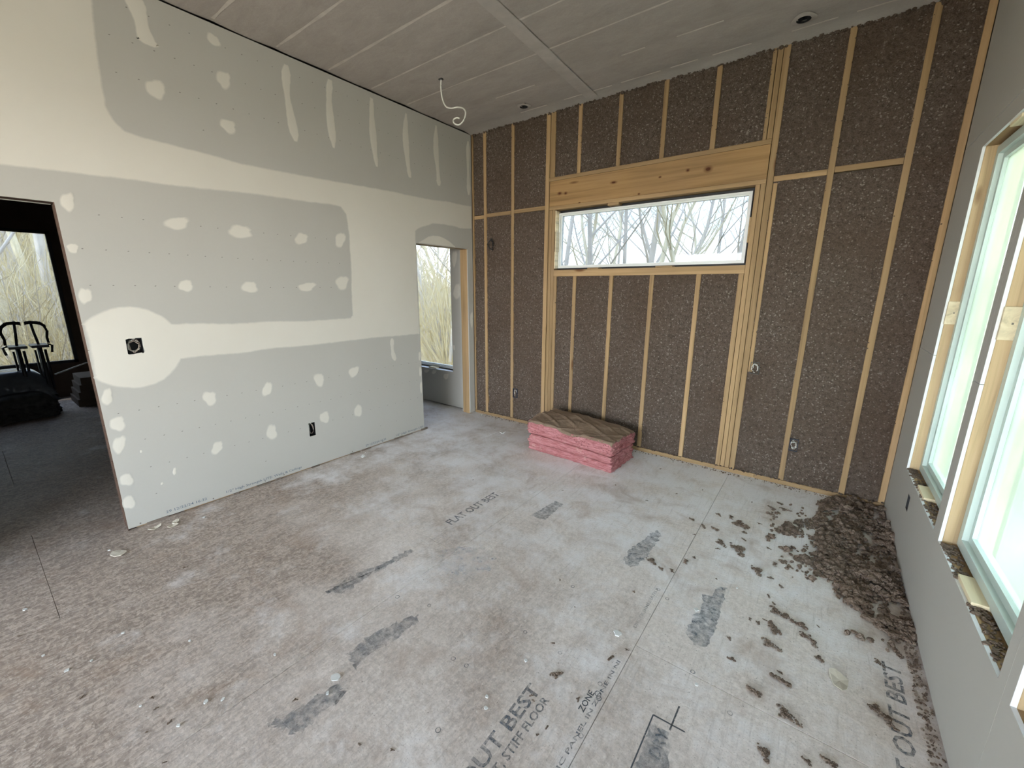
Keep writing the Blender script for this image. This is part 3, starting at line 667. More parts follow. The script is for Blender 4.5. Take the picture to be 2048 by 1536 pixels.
wall_right = struct(empty('wall_right', (XR, 1.0, 0)))
WA = (2.585, 3.455, 0.49, 2.34); WB = (1.635, 2.485, 0.49, 2.34); WC = (0.69, 1.535, 0.49, 2.34); WD = (-2.4, 0.25, 0.49, 2.34)  # the last opening is an unseen window added for its light
R_H = [WA, WB, WC, WD]; SLOT = (3.175, 3.235, 0.315, 0.405)
for (z0, z1), cs in zip(((0.012, 1.213), (1.216, 2.432), (2.435, 3.292)), ([-3.3, -0.6, 1.585, 3.905], [-3.3, 0.5, 2.535, 3.902], [-3.3, 0.5, 2.1, 3.895])):
    for y0, y1 in zip(cs, cs[1:]):
        mb = MB()
        for a, b, c, d in cells((y0 + .0005, z0), (y1 - .0005, z1), R_H + [SLOT]): mb.box(XR, XR + 0.0004, a, b, c, d)
        mb2 = MB()
        for a, b, c, d in cells((y0 + .0005, z0), (y1 - .0005, z1), R_H + [SLOT]): mb2.box(XR + .0004, XR + 0.0127, a, b, c, d)
        o = mb.build('drywall_sheet', PAPER); adopt(wall_right, o); o2 = mb2.build('gypsum_core', GYPSUM); o2.parent = o
# exterior shell with openings (the thickness of the wall)
mb = MB()
for a, b, c, d in cells((-3.4, -.25), (Y1, 3.45), [(h[0] - .04, h[1] + .04, h[2] - .04, h[3] + .04) for h in R_H]): mb.box(XR + .04, XR + .19, a, b, c, d)
adopt(wall_right, mb.build('framed_wall_core', DARKWOOD))
def rs_(y0, y1, z0, z1, name='stud', mat=None, x0=0.0135, x1=0.165): return stud_box(XR + x0, XR + x1, y0, y1, z0, z1, name=name, mat=mat or W_JAMB, parent=wall_right)
for h in R_H:
    rs_(h[1], h[1] + .038, 0.04, h[3] + .0, 'jamb_stud'); rs_(h[0] - .038, h[0], 0.04, h[3], 'jamb_stud')
    rs_(h[0] - .038, h[1] + .038, h[3], h[3] + .20, 'window_header', W_Y); rs_(h[0], h[1], h[2] - .04, h[2], 'window_sill_plate', W_Y)
rs_(3.86, 3.911, 0.04, 3.29, 'corner_stud', W_Z, x0=.0135, x1=.04); rs_(3.50, 3.911, 0.0, 0.038, 'sole_plate', W_Y)

for (u, z, ru, rz) in ((2.9, 2.75, .025, .28), (2.45, 2.8, .03, .3), (1.35, .22, .04, .05)):
    spot(u, z, ru, rz, wall_right, 'xr', 0)
wn_ = 2
def win_x(name, y0, y1, z0, z1, x, pane=None):
    w = struct(empty(name, (x, (y0 + y1) / 2, z0)))
    def ring(ins, out, xa, xb, nm, mat):
        mb = MB(); (p, q, r, s) = (y0 + out, y1 - out, z0 + out, z1 - out); (p2, q2, r2, s2) = (y0 + ins, y1 - ins, z0 + ins, z1 - ins)
        mb.box(xa, xb, p, p2, r, s).box(xa, xb, q2, q, r, s).box(xa, xb, p2, q2, r, r2).box(xa, xb, p2, q2, s2, s)
        return adopt(w, mb.build(nm, mat))
    ring(.014, .0, x + .02, x + .06, 'flashing_frame', BLACK)
    ring(.055, .012, x, x + .06, 'window_frame', GREENVINYL)
    ring(.085, .055, x + .02, x + .055, 'sash', GREENVINYL)
    adopt(w, box(x + .035, x + .039, y0 + .05, y1 - .05, z0 + .05, z1 - .05).build('pane', pane or FILMGLASS)); return w
wA = win_x('window_2', *WA, XR + .055); wB = win_x('window_3', *WB, XR + .055); wC = win_x('window_5', *WC, XR + .055, TINT); win_x('added_window', *WD, XR + .055, TINT)
for w, h in ((wA, WA), (wB, WB), (wC, WC)):
    for (ya, yb, za, zb) in ((h[1] - .016, h[1], 1.40, 1.53), (h[0], h[0] + .016, 1.40, 1.53), (h[0] + .33, h[0] + .48, h[3] - .016, h[3]), (h[0] + .36, h[0] + .55, h[2], h[2] + .018)):
        adopt(w, box(XR + .010, XR + .075, ya, yb, za, zb).build('shim', W_PALE, bevel=.001))
        cy, cz = (ya + yb) / 2, (za + zb) / 2
        if yb - ya < .02: adopt(w, box(XR + .038, XR + .044, ya - .0006, yb + .0006, cz - .004, cz + .004).build('nail_head', MARK))
# crumbs of insulation on the sills
for w, h in ((wA, WA), (wB, WB)):
    mb = MB(); rs = random.Random(5)
    for k in range(420):
        y = rs.uniform(h[0] + .02, h[1] - .01)
        if h is WB and 2.0 < y < 2.18: continue
        if rs.random() < .5 or vnoise([[y, 0, 0]], 12, 3)[0] > 0: lump(mb, (XR + rs.uniform(.006, .052), y, h[2] + .003), rs.uniform(.003, .010), rs, .7)
    o = mb.build('crumbs_on_sill', DEBRIS); adopt(w, o); o['kind'] = 'stuff'

# ------------------------------------------------------------------ LEFT ROOM, front wall, partition, other shell
wall_front = struct(empty('wall_front', (-4, -3.3, 0)))
mb = MB()
for a, b, c, d in cells((-9.0, -.25), (.75, 3.45), [(-3.3, 0.2, 0.05, 2.45)]): mb.box(a, b, -3.45, -3.3, c, d)  # made-up opening, cut to let light in behind the camera
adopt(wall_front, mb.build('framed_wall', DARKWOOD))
wall_far = struct(empty('wall_far_left', (-8.85, 0, 0)))
LW = (-0.75, 1.0, 0.49, 2.34)
mb = MB()
for a, b, c, d in cells((-3.4, -.25), (Y1, 3.45), [LW]): mb.box(-9.0, -8.85, a, b, c, d)
adopt(wall_far, mb.build('framed_wall', DARKWOOD))
w5 = struct(empty('window_7', (-8.9, 0.1, 0.49)))
mb = MB(); mb.box(-8.9, -8.84, LW[0], LW[0] + .04, LW[2], LW[3]).box(-8.9, -8.84, LW[1] - .04, LW[1], LW[2], LW[3]).box(-8.9, -8.84, LW[0], LW[1], LW[2], LW[2] + .04).box(-8.9, -8.84, LW[0], LW[1], LW[3] - .04, LW[3])
adopt(w5, mb.build('window_frame', BLACK)); adopt(w5, box(-8.88, -8.876, LW[0] + .03, LW[1] - .03, LW[2] + .03, LW[3] - .03).build('pane', GLASS))
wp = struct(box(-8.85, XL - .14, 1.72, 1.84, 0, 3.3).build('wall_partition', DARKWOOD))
# ------------------------------------------------------------------ CEILING: insulation netting stapled under the joists
ceiling = struct(empty('ceiling', (-1.5, 1, HC)))
nx, ny = 60, 420
HO = [(-2.597, 3.643, .040), (-0.374, 3.635, .042)]
X, Y = np.meshgrid(np.linspace(XL - .005, XR + .013, nx), np.linspace(-3.3, D + .02, ny), indexing='ij')
P = np.stack([X.ravel(), Y.ravel(), np.zeros(X.size)], 1)
ph = (P[:, 1] - 0.167) / 0.4; fr = ph - np.floor(ph)
sag = 0.005 * np.sin(PI * fr) ** 0.8 + 0.003 * vnoise(P, 4, 2) * np.sin(PI * fr)
P[:, 2] = HC + 0.004 - sag
rolled = np.clip((P[:, 1] - 3.80) / 0.11, 0, 1); P[:, 2] -= rolled ** 2 * (0.012 + 0.006 * vnoise(P, 9, 8))
net = gridmesh('netting_sheet', P, nx, ny, NET, flip=True); adopt(ceiling, net)
bm = bmesh.new(); bm.from_mesh(net.data)
kill = [f for f in bm.faces if any(math.hypot(f.calc_center_median().x - c[0], f.calc_center_median().y - c[1]) < c[2] + .0 for c in HO)]
bmesh.ops.delete(bm, geom=kill, context='FACES'); bm.to_mesh(net.data); bm.free()
for j in range(-7, 10):
    y = 0.167 + 0.4 * j
    if y > 3.85: continue
    if j >= 8 - 0:
        x = XL + .8
        while x < XR - .2:
            L = random.uniform(.15, .5)
            if random.random() < .55: adopt(ceiling, box(x, min(x + L, XR - .1), y - .006, y + .006, HC + .0005, HC + .0022).build('glue_line', STRIP))
            x += L + random.uniform(.05, .3)
    else:
        cut = random.uniform(-2, 0); w = .007 if j > 5 else .010
        mb = MB(); N = 40
        xs = np.linspace(XL + .03, XR - .02, N)
        for k in range(N - 1):
            o1, o2 = .004 * math.sin(xs[k] * 3 + j), .004 * math.sin(xs[k + 1] * 3 + j); w1 = w * (1 + .3 * math.sin(k * 1.7 + j)); w2 = w * (1 + .3 * math.sin((k + 1) * 1.7 + j))
            mb.poly([(xs[k], y + o1 - w1, HC + .0018), (xs[k + 1], y + o2 - w2, HC + .0018), (xs[k + 1], y + o2 + w2, HC + .0018), (xs[k], y + o1 + w1, HC + .0018)][::-1])
        adopt(ceiling, mb.build('glue_line', STRIP))
mb = MB(); N = 140; ys = np.linspace(-3.2, 3.86, N)
for k in range(N - 1):
    def zz(y): f = ((y - .167) / .4) % 1; return HC + .0012 - .005 * math.sin(PI * f) ** .8 - .0028 - (max(0, (y - 3.8) / .11) ** 2) * .012
    xa, xb = -1.915 - .045 * (ys[k] - 2.3), -1.915 - .045 * (ys[k + 1] - 2.3)
    mb.poly([(xa - .055, ys[k], zz(ys[k])), (xa + .055, ys[k], zz(ys[k])), (xb + .055, ys[k + 1], zz(ys[k + 1])), (xb - .055, ys[k + 1], zz(ys[k + 1]))])
adopt(ceiling, mb.build('netting_overlap_strip', SEAM))
adopt(ceiling, box(-9.0, .78, -3.45, 4.15, 3.45, 3.6).build('roof_deck', EXT)); adopt(ceiling, box(-9.0, XL - .14, -3.3, D, 3.30, 3.32).build('side_room_ceiling', DARKWOOD))
adopt(ceiling, box(.75, 1.42, -3.45, 4.15, 2.98, 3.10).build('sky_block_overhang', EXT))  # unseen overhang added to cut steep skylight on the right floor
adopt(ceiling, box(-9.0, .78, -6.6, -3.45, 3.0, 3.12).build('sun_block_slab', EXT))  # unseen slab added to keep the sun out of the front opening

# ------------------------------------------------------------------ electrical things
def can_light(x, y, r, label):
    t = empty('recessed_light_can', (x, y, HC)); mb = MB(); n = 24
    for k in range(n):
        a, b = 2 * PI * k / n, 2 * PI * (k + 1) / n
        p = lambda a_, z, q=1.0: (x + q * r * math.cos(a_), y + q * r * math.sin(a_), z)
        mb.poly([p(a, HC - .012), p(b, HC - .012), p(b, HC + .09), p(a, HC + .09)])
        mb.poly([p(a, HC + .09), p(b, HC + .09), (x, y, HC + .09)])
    adopt(t, mb.build('can', BLACK))
    mb = MB()
    for k in range(n):
        a, b = 2 * PI * k / n, 2 * PI * (k + 1) / n; w = 1.28 + .12 * math.sin(3 * a); w2 = 1.28 + .12 * math.sin(3 * b)
        mb.poly([(x + r * .98 * math.cos(a), y + r * .98 * math.sin(a), HC - .013), (x + r * .98 * math.cos(b), y + r * .98 * math.sin(b), HC - .013), (x + r * w2 * 1.3 * math.cos(b), y + r * w2 * 1.3 * math.sin(b), HC - .007), (x + r * w * 1.3 * math.cos(a), y + r * w * 1.3 * math.sin(a), HC - .007)])
    adopt(t, mb.build('cut_netting_rim', NET))
    adopt(t, MB().tube([(x - r * .5, y, HC + .06), (x, y + .01, HC + .03), (x + r * .6, y, HC + .06)], .006, 6).build('lamp_lead', COPPER if x > -1 else CABLE, smooth=True))
    tag(t, label, 'light fitting')
can_light(*HO[0], 'dark round recessed light hole in the ceiling near the left corner of the insulated wall')
can_light(*HO[1], 'larger round recessed light hole in the ceiling above the right part of the insulated wall')
t = empty('ceiling_box', (-2.853, 2.808, HC)); mb = MB()
mb.box(-2.872, -2.838, 2.79, 2.815, HC - .010, HC - .004)
adopt(t, mb.build('box_shell', BLACK)); tag(t, 'small dark ceiling box that the white cable hangs from', 'electrical box')
pts = cat([(-2.855, 3.305 - .008), (-2.875, 3.25), (-2.872, 3.17), (-2.84, 3.105), (-2.775, 3.075), (-2.69, 3.06), (-2.615, 3.03), (-2.578, 2.985), (-2.59, 2.93), (-2.635, 2.905), (-2.685, 2.925), (-2.698, 2.955), (-2.672, 2.968), (-2.65, 2.962)], 6)
c = MB().tube([(x, 2.805 + .03 * math.sin(i * .08), z) for i, (x, z) in enumerate(pts)], .0058, 8).build('electric_cable', CABLE, smooth=True)
tag(c, 'white electric cable dangling from the ceiling with a curled end', 'cable')

def wires(t, c, ax, ay, az, n, r, seed, mat=COPPER, thick=.0022):
    rs = random.Random(seed); c, ax, ay, az = Vector(c), Vector(ax), Vector(ay), Vector(az)
    for k in range(n):
        p = []
        a0 = rs.uniform(0, 6.28)
        for i in range(7):
            a = a0 + i * rs.uniform(.5, .8); q = c + ax * (r[0] * math.cos(a) * rs.uniform(.55, .95)) + ay * (r[1] * math.sin(a) * rs.uniform(.55, .95)) + az * rs.uniform(-.012, .012); p.append(q)
        adopt(t, MB().tube(p, thick, 5).build('wire', mat if k % 3 else CABLE, smooth=True))
def box_in_left_wall(y0, y1, z0, z1, label, n, seed):
    t = empty('electrical_box', (XL, (y0 + y1) / 2, z0)); x0 = XL - .075; mb = MB()
    mb.box(x0, x0 + .003, y0, y1, z0, z1).box(x0, XL - .002, y0 - .003, y0, z0, z1).box(x0, XL - .002, y1, y1 + .003, z0, z1).box(x0, XL - .002, y0, y1, z0 - .003, z0).box(x0, XL - .002, y0, y1, z1, z1 + .003)
    adopt(t, mb.build('box_shell', BLACK)); wires(t, (XL - .022, (y0 + y1) / 2, (z0 + z1) / 2), (0, 1, 0), (0, 0, 1), (1, 0, 0), n, ((y1 - y0) / 2, (z1 - z0) / 2), seed); tag(t, label, 'electrical box')
    return t
box_in_left_wall(*L_BOX[0], 'open double switch box full of wires in the round patch of the left wall', 7, 1)
box_in_left_wall(*L_BOX[1], 'open outlet box cut into the left wall low above the floor', 3, 2)
def box_on_back(x0, x1, z0, z1, label, seed, proud=.008, mat=BLUEBOX):
    t = empty('electrical_box', ((x0 + x1) / 2, D, z0)); ya, yb = D - proud, D + .06; mb = MB(); th = .004
    mb.box(x0, x1, yb - .03, yb - .026, z0, z1).box(x0, x0 + th, ya, yb - .03, z0, z1).box(x1 - th, x1, ya, yb - .03, z0, z1).box(x0, x1, ya, yb - .03, z0, z0 + th).box(x0, x1, ya, yb - .03, z1 - th, z1)
    adopt(t, mb.build('box_shell', mat)); wires(t, ((x0 + x1) / 2, D + .008, (z0 + z1) / 2), (1, 0, 0), (0, 0, 1), (0, 1, 0), 4, ((x1 - x0) / 2.2, (z1 - z0) / 2.2), seed, CABLE); tag(t, label, 'electrical box')
box_on_back(-2.905, -2.845, .300, .412, 'black outlet box on the second stud of the insulated wall, left of the pink batts', 3)
box_on_back(-.086, -.028, .308, .410, 'blue-black outlet box low beside a stud right of the window studs', 4)
box_on_back(-.438, -.372, .905, 1.005, 'grey switch box beside the thick studs right of the window', 5, mat=plain('dusty_box', (.10, .10, .09), .9))
t = empty('wire_coil', (-3.22, D, 2.03))
wires(t, (-3.225, D - .02, 2.09), (1, 0, 0), (0, 0, 1), (0, 1, 0), 5, (.055, .075), 9, BLACK, .0035)
for w_ in t.children: w_.data.materials[0] = BLACK
tag(t, 'tangle of black wire poking from the insulation near the top of the left bay', 'wire')
box_in = empty('electrical_box', (XR, 3.205, .315)); mb = MB(); mb.box(XR + .03, XR + .033, 3.175, 3.235, .315, .405).box(XR + .013, XR + .03, 3.172, 3.176, .315, .405).box(XR + .013, XR + .03, 3.234, 3.238, .315, .405)
adopt(box_in, mb.build('box_shell', BLACK)); mb = MB()
for q in ((3.1745, 3.178, .314, .406), (3.232, 3.2355, .314, .406), (3.178, 3.232, .314, .318), (3.178, 3.232, .402, .406)): mb.box(XR - .0006, XR + .03, *q)
adopt(box_in, mb.build('box_rim', BLACK))
adopt(box_in, box(XR + .012, XR + .03, 3.19, 3.20, .33, .39).build('wire', COPPER)); tag(box_in, 'narrow outlet box cut into the right wall below the far window', 'electrical box')

# ------------------------------------------------------------------ pink insulation batts
def lumpy(name, cx, cy, z0, z1, lx, ly, rot, seed, mat, rag=.012, topf=None, botf=None):
    nx, ny, nz = 60, 34, 16
    bm = bmesh.new(); verts = {}
    ca, sa = math.cos(rot), math.sin(rot)
    def key(i, j, k): return (i, j, k)
    pts = []
    for i in range(nx + 1):
        for j in range(ny + 1):
            for k in range(nz + 1):
                if i in (0, nx) or j in (0, ny) or k in (0, nz):
                    verts[key(i, j, k)] = len(pts); pts.append((i / nx, j / ny, k / nz))
    A = np.array(pts); U = (A[:, 0] - .5) * lx; Vv = (A[:, 1] - .5) * ly
    zb = np.full(len(A), z0) if botf is None else botf(U, Vv); zt = topf(U, Vv) if topf else np.full(len(A), z1); W = zb + (zt - zb) * A[:, 2]
    N = np.stack([np.where(A[:, 0] == 0, -1, np.where(A[:, 0] == 1, 1, 0)), np.where(A[:, 1] == 0, -1, np.where(A[:, 1] == 1, 1, 0)), np.zeros(len(A))], 1).astype(float)
    Q = np.stack([U, Vv, W], 1); Qs = Q * np.array([1, 1, 3.0])
    h = rag * (vnoise(Qs, 22, seed) + .7 * vnoise(Qs, 55, seed + 1)) + .010 * vnoise(Qs, 6, seed + 2)
    edge = np.minimum(A[:, 2], 1 - A[:, 2]); h = h - np.where(edge < .08, (.08 - edge) * .09, 0)
    Q = Q + N * h[:, None] * np.array([1.6, 1, 1])
    Xw = cx + Q[:, 0] * ca - Q[:, 1] * sa; Yw = cy + Q[:, 0] * sa + Q[:, 1] * ca; F = []
    g = verts
    for j in range(ny):
        for k in range(nz):
            F.append((g[0, j, k], g[0, j, k + 1], g[0, j + 1, k + 1], g[0, j + 1, k])); F.append((g[nx, j, k], g[nx, j + 1, k], g[nx, j + 1, k + 1], g[nx, j, k + 1]))
    for i in range(nx):
        for k in range(nz):
            F.append((g[i, 0, k], g[i + 1, 0, k], g[i + 1, 0, k + 1], g[i, 0, k + 1])); F.append((g[i, ny, k], g[i, ny, k + 1], g[i + 1, ny, k + 1], g[i + 1, ny, k]))
        for j in range(ny):
            F.append((g[i, j, 0], g[i, j + 1, 0], g[i + 1, j + 1, 0], g[i + 1, j, 0])); F.append((g[i, j, nz], g[i + 1, j, nz], g[i + 1, j + 1, nz], g[i, j + 1, nz]))
    bm.free(); me = bpy.data.meshes.new(name); me.from_pydata(list(zip(Xw.tolist(), Yw.tolist(), Q[:, 2].tolist())), [], F); me.materials.append(mat)
    for p in me.polygons: p.use_smooth = True
    o = bpy.data.objects.new(name, me); COL.objects.link(o); return o
BX, BY, BR = -1.772, 3.49, -0.052
def lay(u, v, base, amp=.006, s=5): return base + amp * vnoise(np.stack([u, v, np.full(len(u), base)], 1), s, 21)
def top_h(u, v): return .292 - .030 * u + .022 * np.exp(-((u + .12) / .30) ** 2 - ((v - .12) / .22) ** 2) - .030 * np.exp(-((u - .02) / .12) ** 2) * np.clip(-v / .2, 0, 1) + .007 * vnoise(np.stack([u, v, v * 0], 1), 7, 4) - .02 * np.clip((u - .3) / .16, 0, 1) * np.clip(v / .2, 0, 1)
mids = [lambda u, v: lay(u, v, 0.0, 0), lambda u, v: lay(u, v, .078, .008), lambda u, v: lay(u, v, .158, .010) - .035 * np.clip(u + .1, -.3, .3), top_h]
names = ['pink fibreglass batt at the bottom of the stack on the floor', 'pink fibreglass batt in the middle of the stack', 'pink fibreglass batt on top of the stack under brown kraft paper']
for k in range(3):
    t = empty('insulation_batt', (BX, BY, [0, .085, .168][k])); off = [(0, 0), (.006, -.004), (-.004, .003)][k]
    lo = (lambda u, v, f=mids[k], kk=k: f(u, v) + (.003 if kk else 0.0))
    adopt(t, lumpy('fibreglass_body', BX + off[0], BY + off[1], 0, 0, .915, .46, BR, 40 + k * 5, PINK, .006, mids[k + 1], lo))
    tag(t, names[k], 'insulation', 'stacked pink insulation batts')
    if k == 2:
        n1, n2 = 110, 60; U, V = np.meshgrid(np.linspace(-.475, .465, n1), np.linspace(-.242, .240, n2), indexing='ij'); u, v = U.ravel(), V.ravel()
        z = top_h(np.clip(u, -.455, .455), np.clip(v, -.228, .228)) + .004
        Pn = np.stack([u, v, u * 0], 1)
        fold = np.abs(((u * .8 + v * 1.5 + .06 * vnoise(Pn, 3, 3)) * 4.2) % 1 - .5); z += .010 * np.clip(.18 - fold, 0, 1) / .18 * np.clip(vnoise(Pn, 4, 9) + .4, 0, 1)
        fold = np.abs(((u * 1.1 - v * 1.3 + .05 * vnoise(Pn, 4, 5)) * 3.1) % 1 - .5); z += .009 * np.clip(.15 - fold, 0, 1) / .15 * np.clip(vnoise(Pn, 5, 12) + .3, 0, 1)
        z += .004 * vnoise(Pn, 16, 7)
        ov = np.clip(-v - .222, 0, 1); z -= ov * .9; ov = np.clip(np.abs(u) - .452, 0, 1); z -= ov * .6 + ov * 1.2 * vnoise(Pn, 40, 6)
        u2 = u + np.where(np.abs(u) > .44, .012 * vnoise(Pn, 45, 2), 0); v2 = v + np.where(np.abs(v) > .225, .006 * vnoise(Pn, 20, 1), 0)
        ca, sa = math.cos(BR), math.sin(BR)
        kp = gridmesh('kraft_paper', np.stack([BX + u2 * ca - v2 * sa, BY + u2 * sa + v2 * ca, z], 1), n1, n2, KRAFT)
        adopt(t, kp); kp['label'] = 'wrinkled brown kraft paper facing'
        mb = MB(); rs = random.Random(2)
        for q in range(260):
            side = rs.random()
            if side < .55: u_, v_, du, dv = (.462 if rs.random() < .6 else -.462), rs.uniform(-.23, .23), 1, 0
            else: u_, v_, du, dv = rs.uniform(-.46, .46), -.235, 0, -1
            if u_ < 0 and du: du = -1
            z_ = rs.uniform(.17, float(top_h(np.array([max(-.45, min(.45, u_))]), np.array([v_]))[0])); L = rs.uniform(.006, .022)
            p0 = (BX + u_ * ca - v_ * sa, BY + u_ * sa + v_ * ca, z_); p1 = (p0[0] + du * L, p0[1] + dv * L * .6, z_ + rs.uniform(-.008, .01))
            mb.tube([p0, ((p0[0] + p1[0]) / 2, (p0[1] + p1[1]) / 2, z_ + rs.uniform(-.004, .006)), p1], [.004, .003, .001], 4)
        o = mb.build('loose_fibre_tufts', PINK); adopt(t, o); o['kind'] = 'stuff'

# ------------------------------------------------------------------ debris on the floor
PILE = [(0.142, 3.694), (0.156, 3.447), (0.033, 3.303), (-0.11, 3.116), (-0.036, 3.037), (0.124, 3.145), (0.179, 3.063), (0.181, 2.936), (0.019, 2.807), (0.086, 2.774), (0.142, 2.777), (0.19, 2.631), (0.146, 2.473), (0.261, 2.466), (0.34, 2.45), (0.421, 2.391), (0.524, 2.386), (.545, 2.36), (.545, 3.90), (.05, 3.90)]
def inside(x, y, poly):
    r = False
    for i in range(len(poly)):
        (x1, y1), (x2, y2) = poly[i], poly[i - 1]
        if (y1 > y) != (y2 > y) and x < (x2 - x1) * (y - y1) / (y2 - y1) + x1: r = not r
    return r
mb = MB(); rs = random.Random(21); cnt = 0
while cnt < 5200:
    x, y = rs.uniform(-.14, .545), rs.uniform(2.2, 3.89)
    n = vnoise([[x, y * .6, 0]], 9, 3)[0]; n2 = vnoise([[x, y * .5, 4]], 22, 9)[0]
    ins = inside(x, y, PILE) or (x > .05 + .6 * (2.6 - y) and y > 2.25 and rs.random() < .12)
    if not ins: continue
    depth = min(1, max(0.0, (x - .12) / .3)) * min(1, max(0.15, (y - 2.35) / .4)); keep = .06 + .58 * depth + .75 * n + .6 * n2
    if y > 3.55 and x < .35: keep -= .35
    if rs.random() > keep: continue
    r = rs.uniform(.005, .013) * (1.9 if rs.random() < .12 else 1); lump(mb, (x, y, r * .45 + (rs.random() * .018 + max(0, n + n2) * .030) * depth), r, rs, .75); cnt += 1
for k in range(500):
    x = rs.uniform(.5, .546); y = rs.uniform(1.2, 2.4); r = rs.uniform(.002, .007)
    if rs.random() < (y - .9) / 1.5: lump(mb, (x, y, r * .5), r, rs, .7)
for k in range(500):
    x = rs.uniform(-3.4, .5); y = D - .012 - abs(rs.gauss(0, .03)); r = rs.uniform(.002, .007); lump(mb, (x, y, r * .5), r, rs, .7)
o = mb.build('insulation_crumb_pile', DEBRIS); o['kind'] = 'stuff'; tag(o, 'drift of dark cellulose insulation crumbs along the foot of the right wall', 'debris')
CLUMPS = [(-0.336, 3.072, 0.028), (-0.243, 2.998, 0.069), (-0.464, 2.829, 0.023), (-0.402, 2.847, 0.026), (-0.325, 2.692, 0.03), (-0.218, 2.672, 0.057), (-0.334, 2.618, 0.012), (-0.462, 2.361, 0.025), (-0.428, 2.433, 0.014), (-0.069, 2.985, 0.017), (0.006, 2.889, 0.018), (-0.079, 2.82, 0.011), (-0.101, 2.518, 0.038), (-0.039, 2.504, 0.015), (-0.033, 2.657, 0.022), (0.127, 2.622, 0.015), (-0.031, 2.331, 0.013), (-0.007, 2.291, 0.01), (0.019, 2.227, 0.029), (0.063, 2.219, 0.026), (0.113, 2.195, 0.03), (-0.088, 2.094, 0.012), (-0.051, 2.086, 0.016), (-0.028, 2.134, 0.009), (0.007, 2.105, 0.04), (0.014, 1.979, 0.029), (-0.146, 1.903, 0.011), (-0.118, 1.785, 0.016), (0.169, 2.105, 0.024), (0.197, 2.015, 0.024), (-0.12, 3.406, 0.024), (-0.08, 3.522, 0.022), (-0.032, 3.438, 0.026), (-0.41, 3.059, 0.02), (-0.552, 2.875, 0.02), (-0.249, 3.417, 0.01), (-0.223, 2.915, 0.022), (-0.218, 2.827, 0.016), (0.011, 2.463, 0.015), (-0.162, 3.11, 0.011), (-0.282, 2.312, 0.007), (-0.491, 2.693, 0.009), (0.121, 2.128, 0.01), (0.155, 2.15, 0.009), (0.184, 2.244, 0.007), (0.055, 1.841, 0.01), (0.402, 2.154, 0.016), (-0.617, 2.241, 0.03), (-0.56, 2.209, 0.016), (-0.503, 2.228, 0.019), (-0.614, 1.929, 0.011), (0.068, 1.795, 0.034), (-0.023, 1.674, 0.026), (0.103, 1.64, 0.031), (0.048, 1.427, 0.026), (0.164, 1.492, 0.015), (0.406, 1.841, 0.034), (0.378, 1.862, 0.034), (0.467, 2.275, 0.035), (0.221, 1.537, 0.023), (0.141, 2.134, 0.021)]
protos = []
for k in range(7):
    mb = MB(); rs = random.Random(60 + k); n = 34 + k * 4; arms = [(rs.uniform(0, 6.28), rs.uniform(.5, 1.25)) for _ in range(4)]
    for q in range(n):
        a, L_ = arms[q % 4]; d = rs.random() ** .8 * L_; lump(mb, (1.15 * d * math.cos(a) + rs.gauss(0, .17), .7 * d * math.sin(a) + rs.gauss(0, .15), .12 + rs.random() * .25 * (1 - d / 1.4)), rs.uniform(.09, .24), rs, .8)
    me = bpy.data.meshes.new('insulation_clump'); me.from_pydata(mb.v, [], mb.f); me.materials.append(DEBRIS)
    zmin = min(v.co.z for v in me.vertices); me.transform(Matrix.Translation((0, 0, -zmin))); protos.append(me)
def clump(x, y, r, k, rot, label, group=None, zs=.8):
    o = bpy.data.objects.new('insulation_clump', protos[k % 7]); o.location = (x, y, 0.0); o.scale = (r, r, min(r, .03) * zs); o.rotation_euler = (0, 0, rot); COL.objects.link(o); tag(o, label, 'debris', group); return o
ORD = ['closest', 'second closest', 'third closest', 'fourth closest', 'fifth closest', 'sixth closest', 'seventh closest', 'eighth closest', 'ninth closest', 'tenth closest', 'eleventh closest', 'twelfth closest', 'thirteenth closest', 'fourteenth closest', 'fifteenth closest', 'sixteenth closest', 'seventeenth closest', 'eighteenth closest', 'nineteenth closest', 'twentieth closest']
MARKS = [('the dark blue stamp on the right board', -.27, 2.03), ('the blue stamp by the long board seam', -.71, 2.36), ('the drawn corner line on the floor', -.27, 1.34), ('the curled pale paper scrap', .259, 1.944), ('the right corner of the insulated wall', .45, 3.85),
         ('the pink batts', -1.31, 3.23), ('the faded stamp in the room middle', -1.45, .95), ('the left stamp on the floor', -1.88, 1.18), ('the outlet box in the left wall', -3.45, 1.74), ('the doorway corner of the left wall', -3.45, .45), ('the large stamped letters', -.72, 1.0),
         ('the tall narrow window', -3.9, 3.8), ('the open end of the left wall', -3.45, 3.0), ('the lower left corner of the view', -2.5, -.1), ('the edge of the crumb drift', .02, 2.85), ('the big white chip', -.576, 1.614), ('the middle of the back floor', -.9, 3.4), ('the floor spot right of the dark stamp', .02, 2.3), ('the stamp letters by the right wall', .15, 1.55)]
def ranked(pts, what):
    near = {}
    for i, p in enumerate(pts):
        d, k = min((math.hypot(p[0] - m[1], p[1] - m[2]), k) for k, m in enumerate(MARKS)); near.setdefault(k, []).append((d, i))
    out = {}
    for k, v in near.items():
        for n, (d, i) in enumerate(sorted(v)): out[i] = what + ', ' + ORD[min(n, 19)] + ' to ' + MARKS[k][0]
    return out
rs = random.Random(8)
LB = ranked(CLUMPS, 'brown insulation clump')
for i, (x, y, r) in enumerate(CLUMPS): clump(x, y, r * 1.05, i, -.45 + rs.uniform(-.5, .5), LB[i], 'scattered insulation clumps')
clump(-.545, 1.47, .017, 2, 1.5, 'dark insulation clump on the floor just left of the board corner, nearest the white chip', zs=1.2)
clump(-.696, 1.257, .020, 4, .9, 'dark insulation clump on the floor just beyond the large stamped letters', zs=1.0)
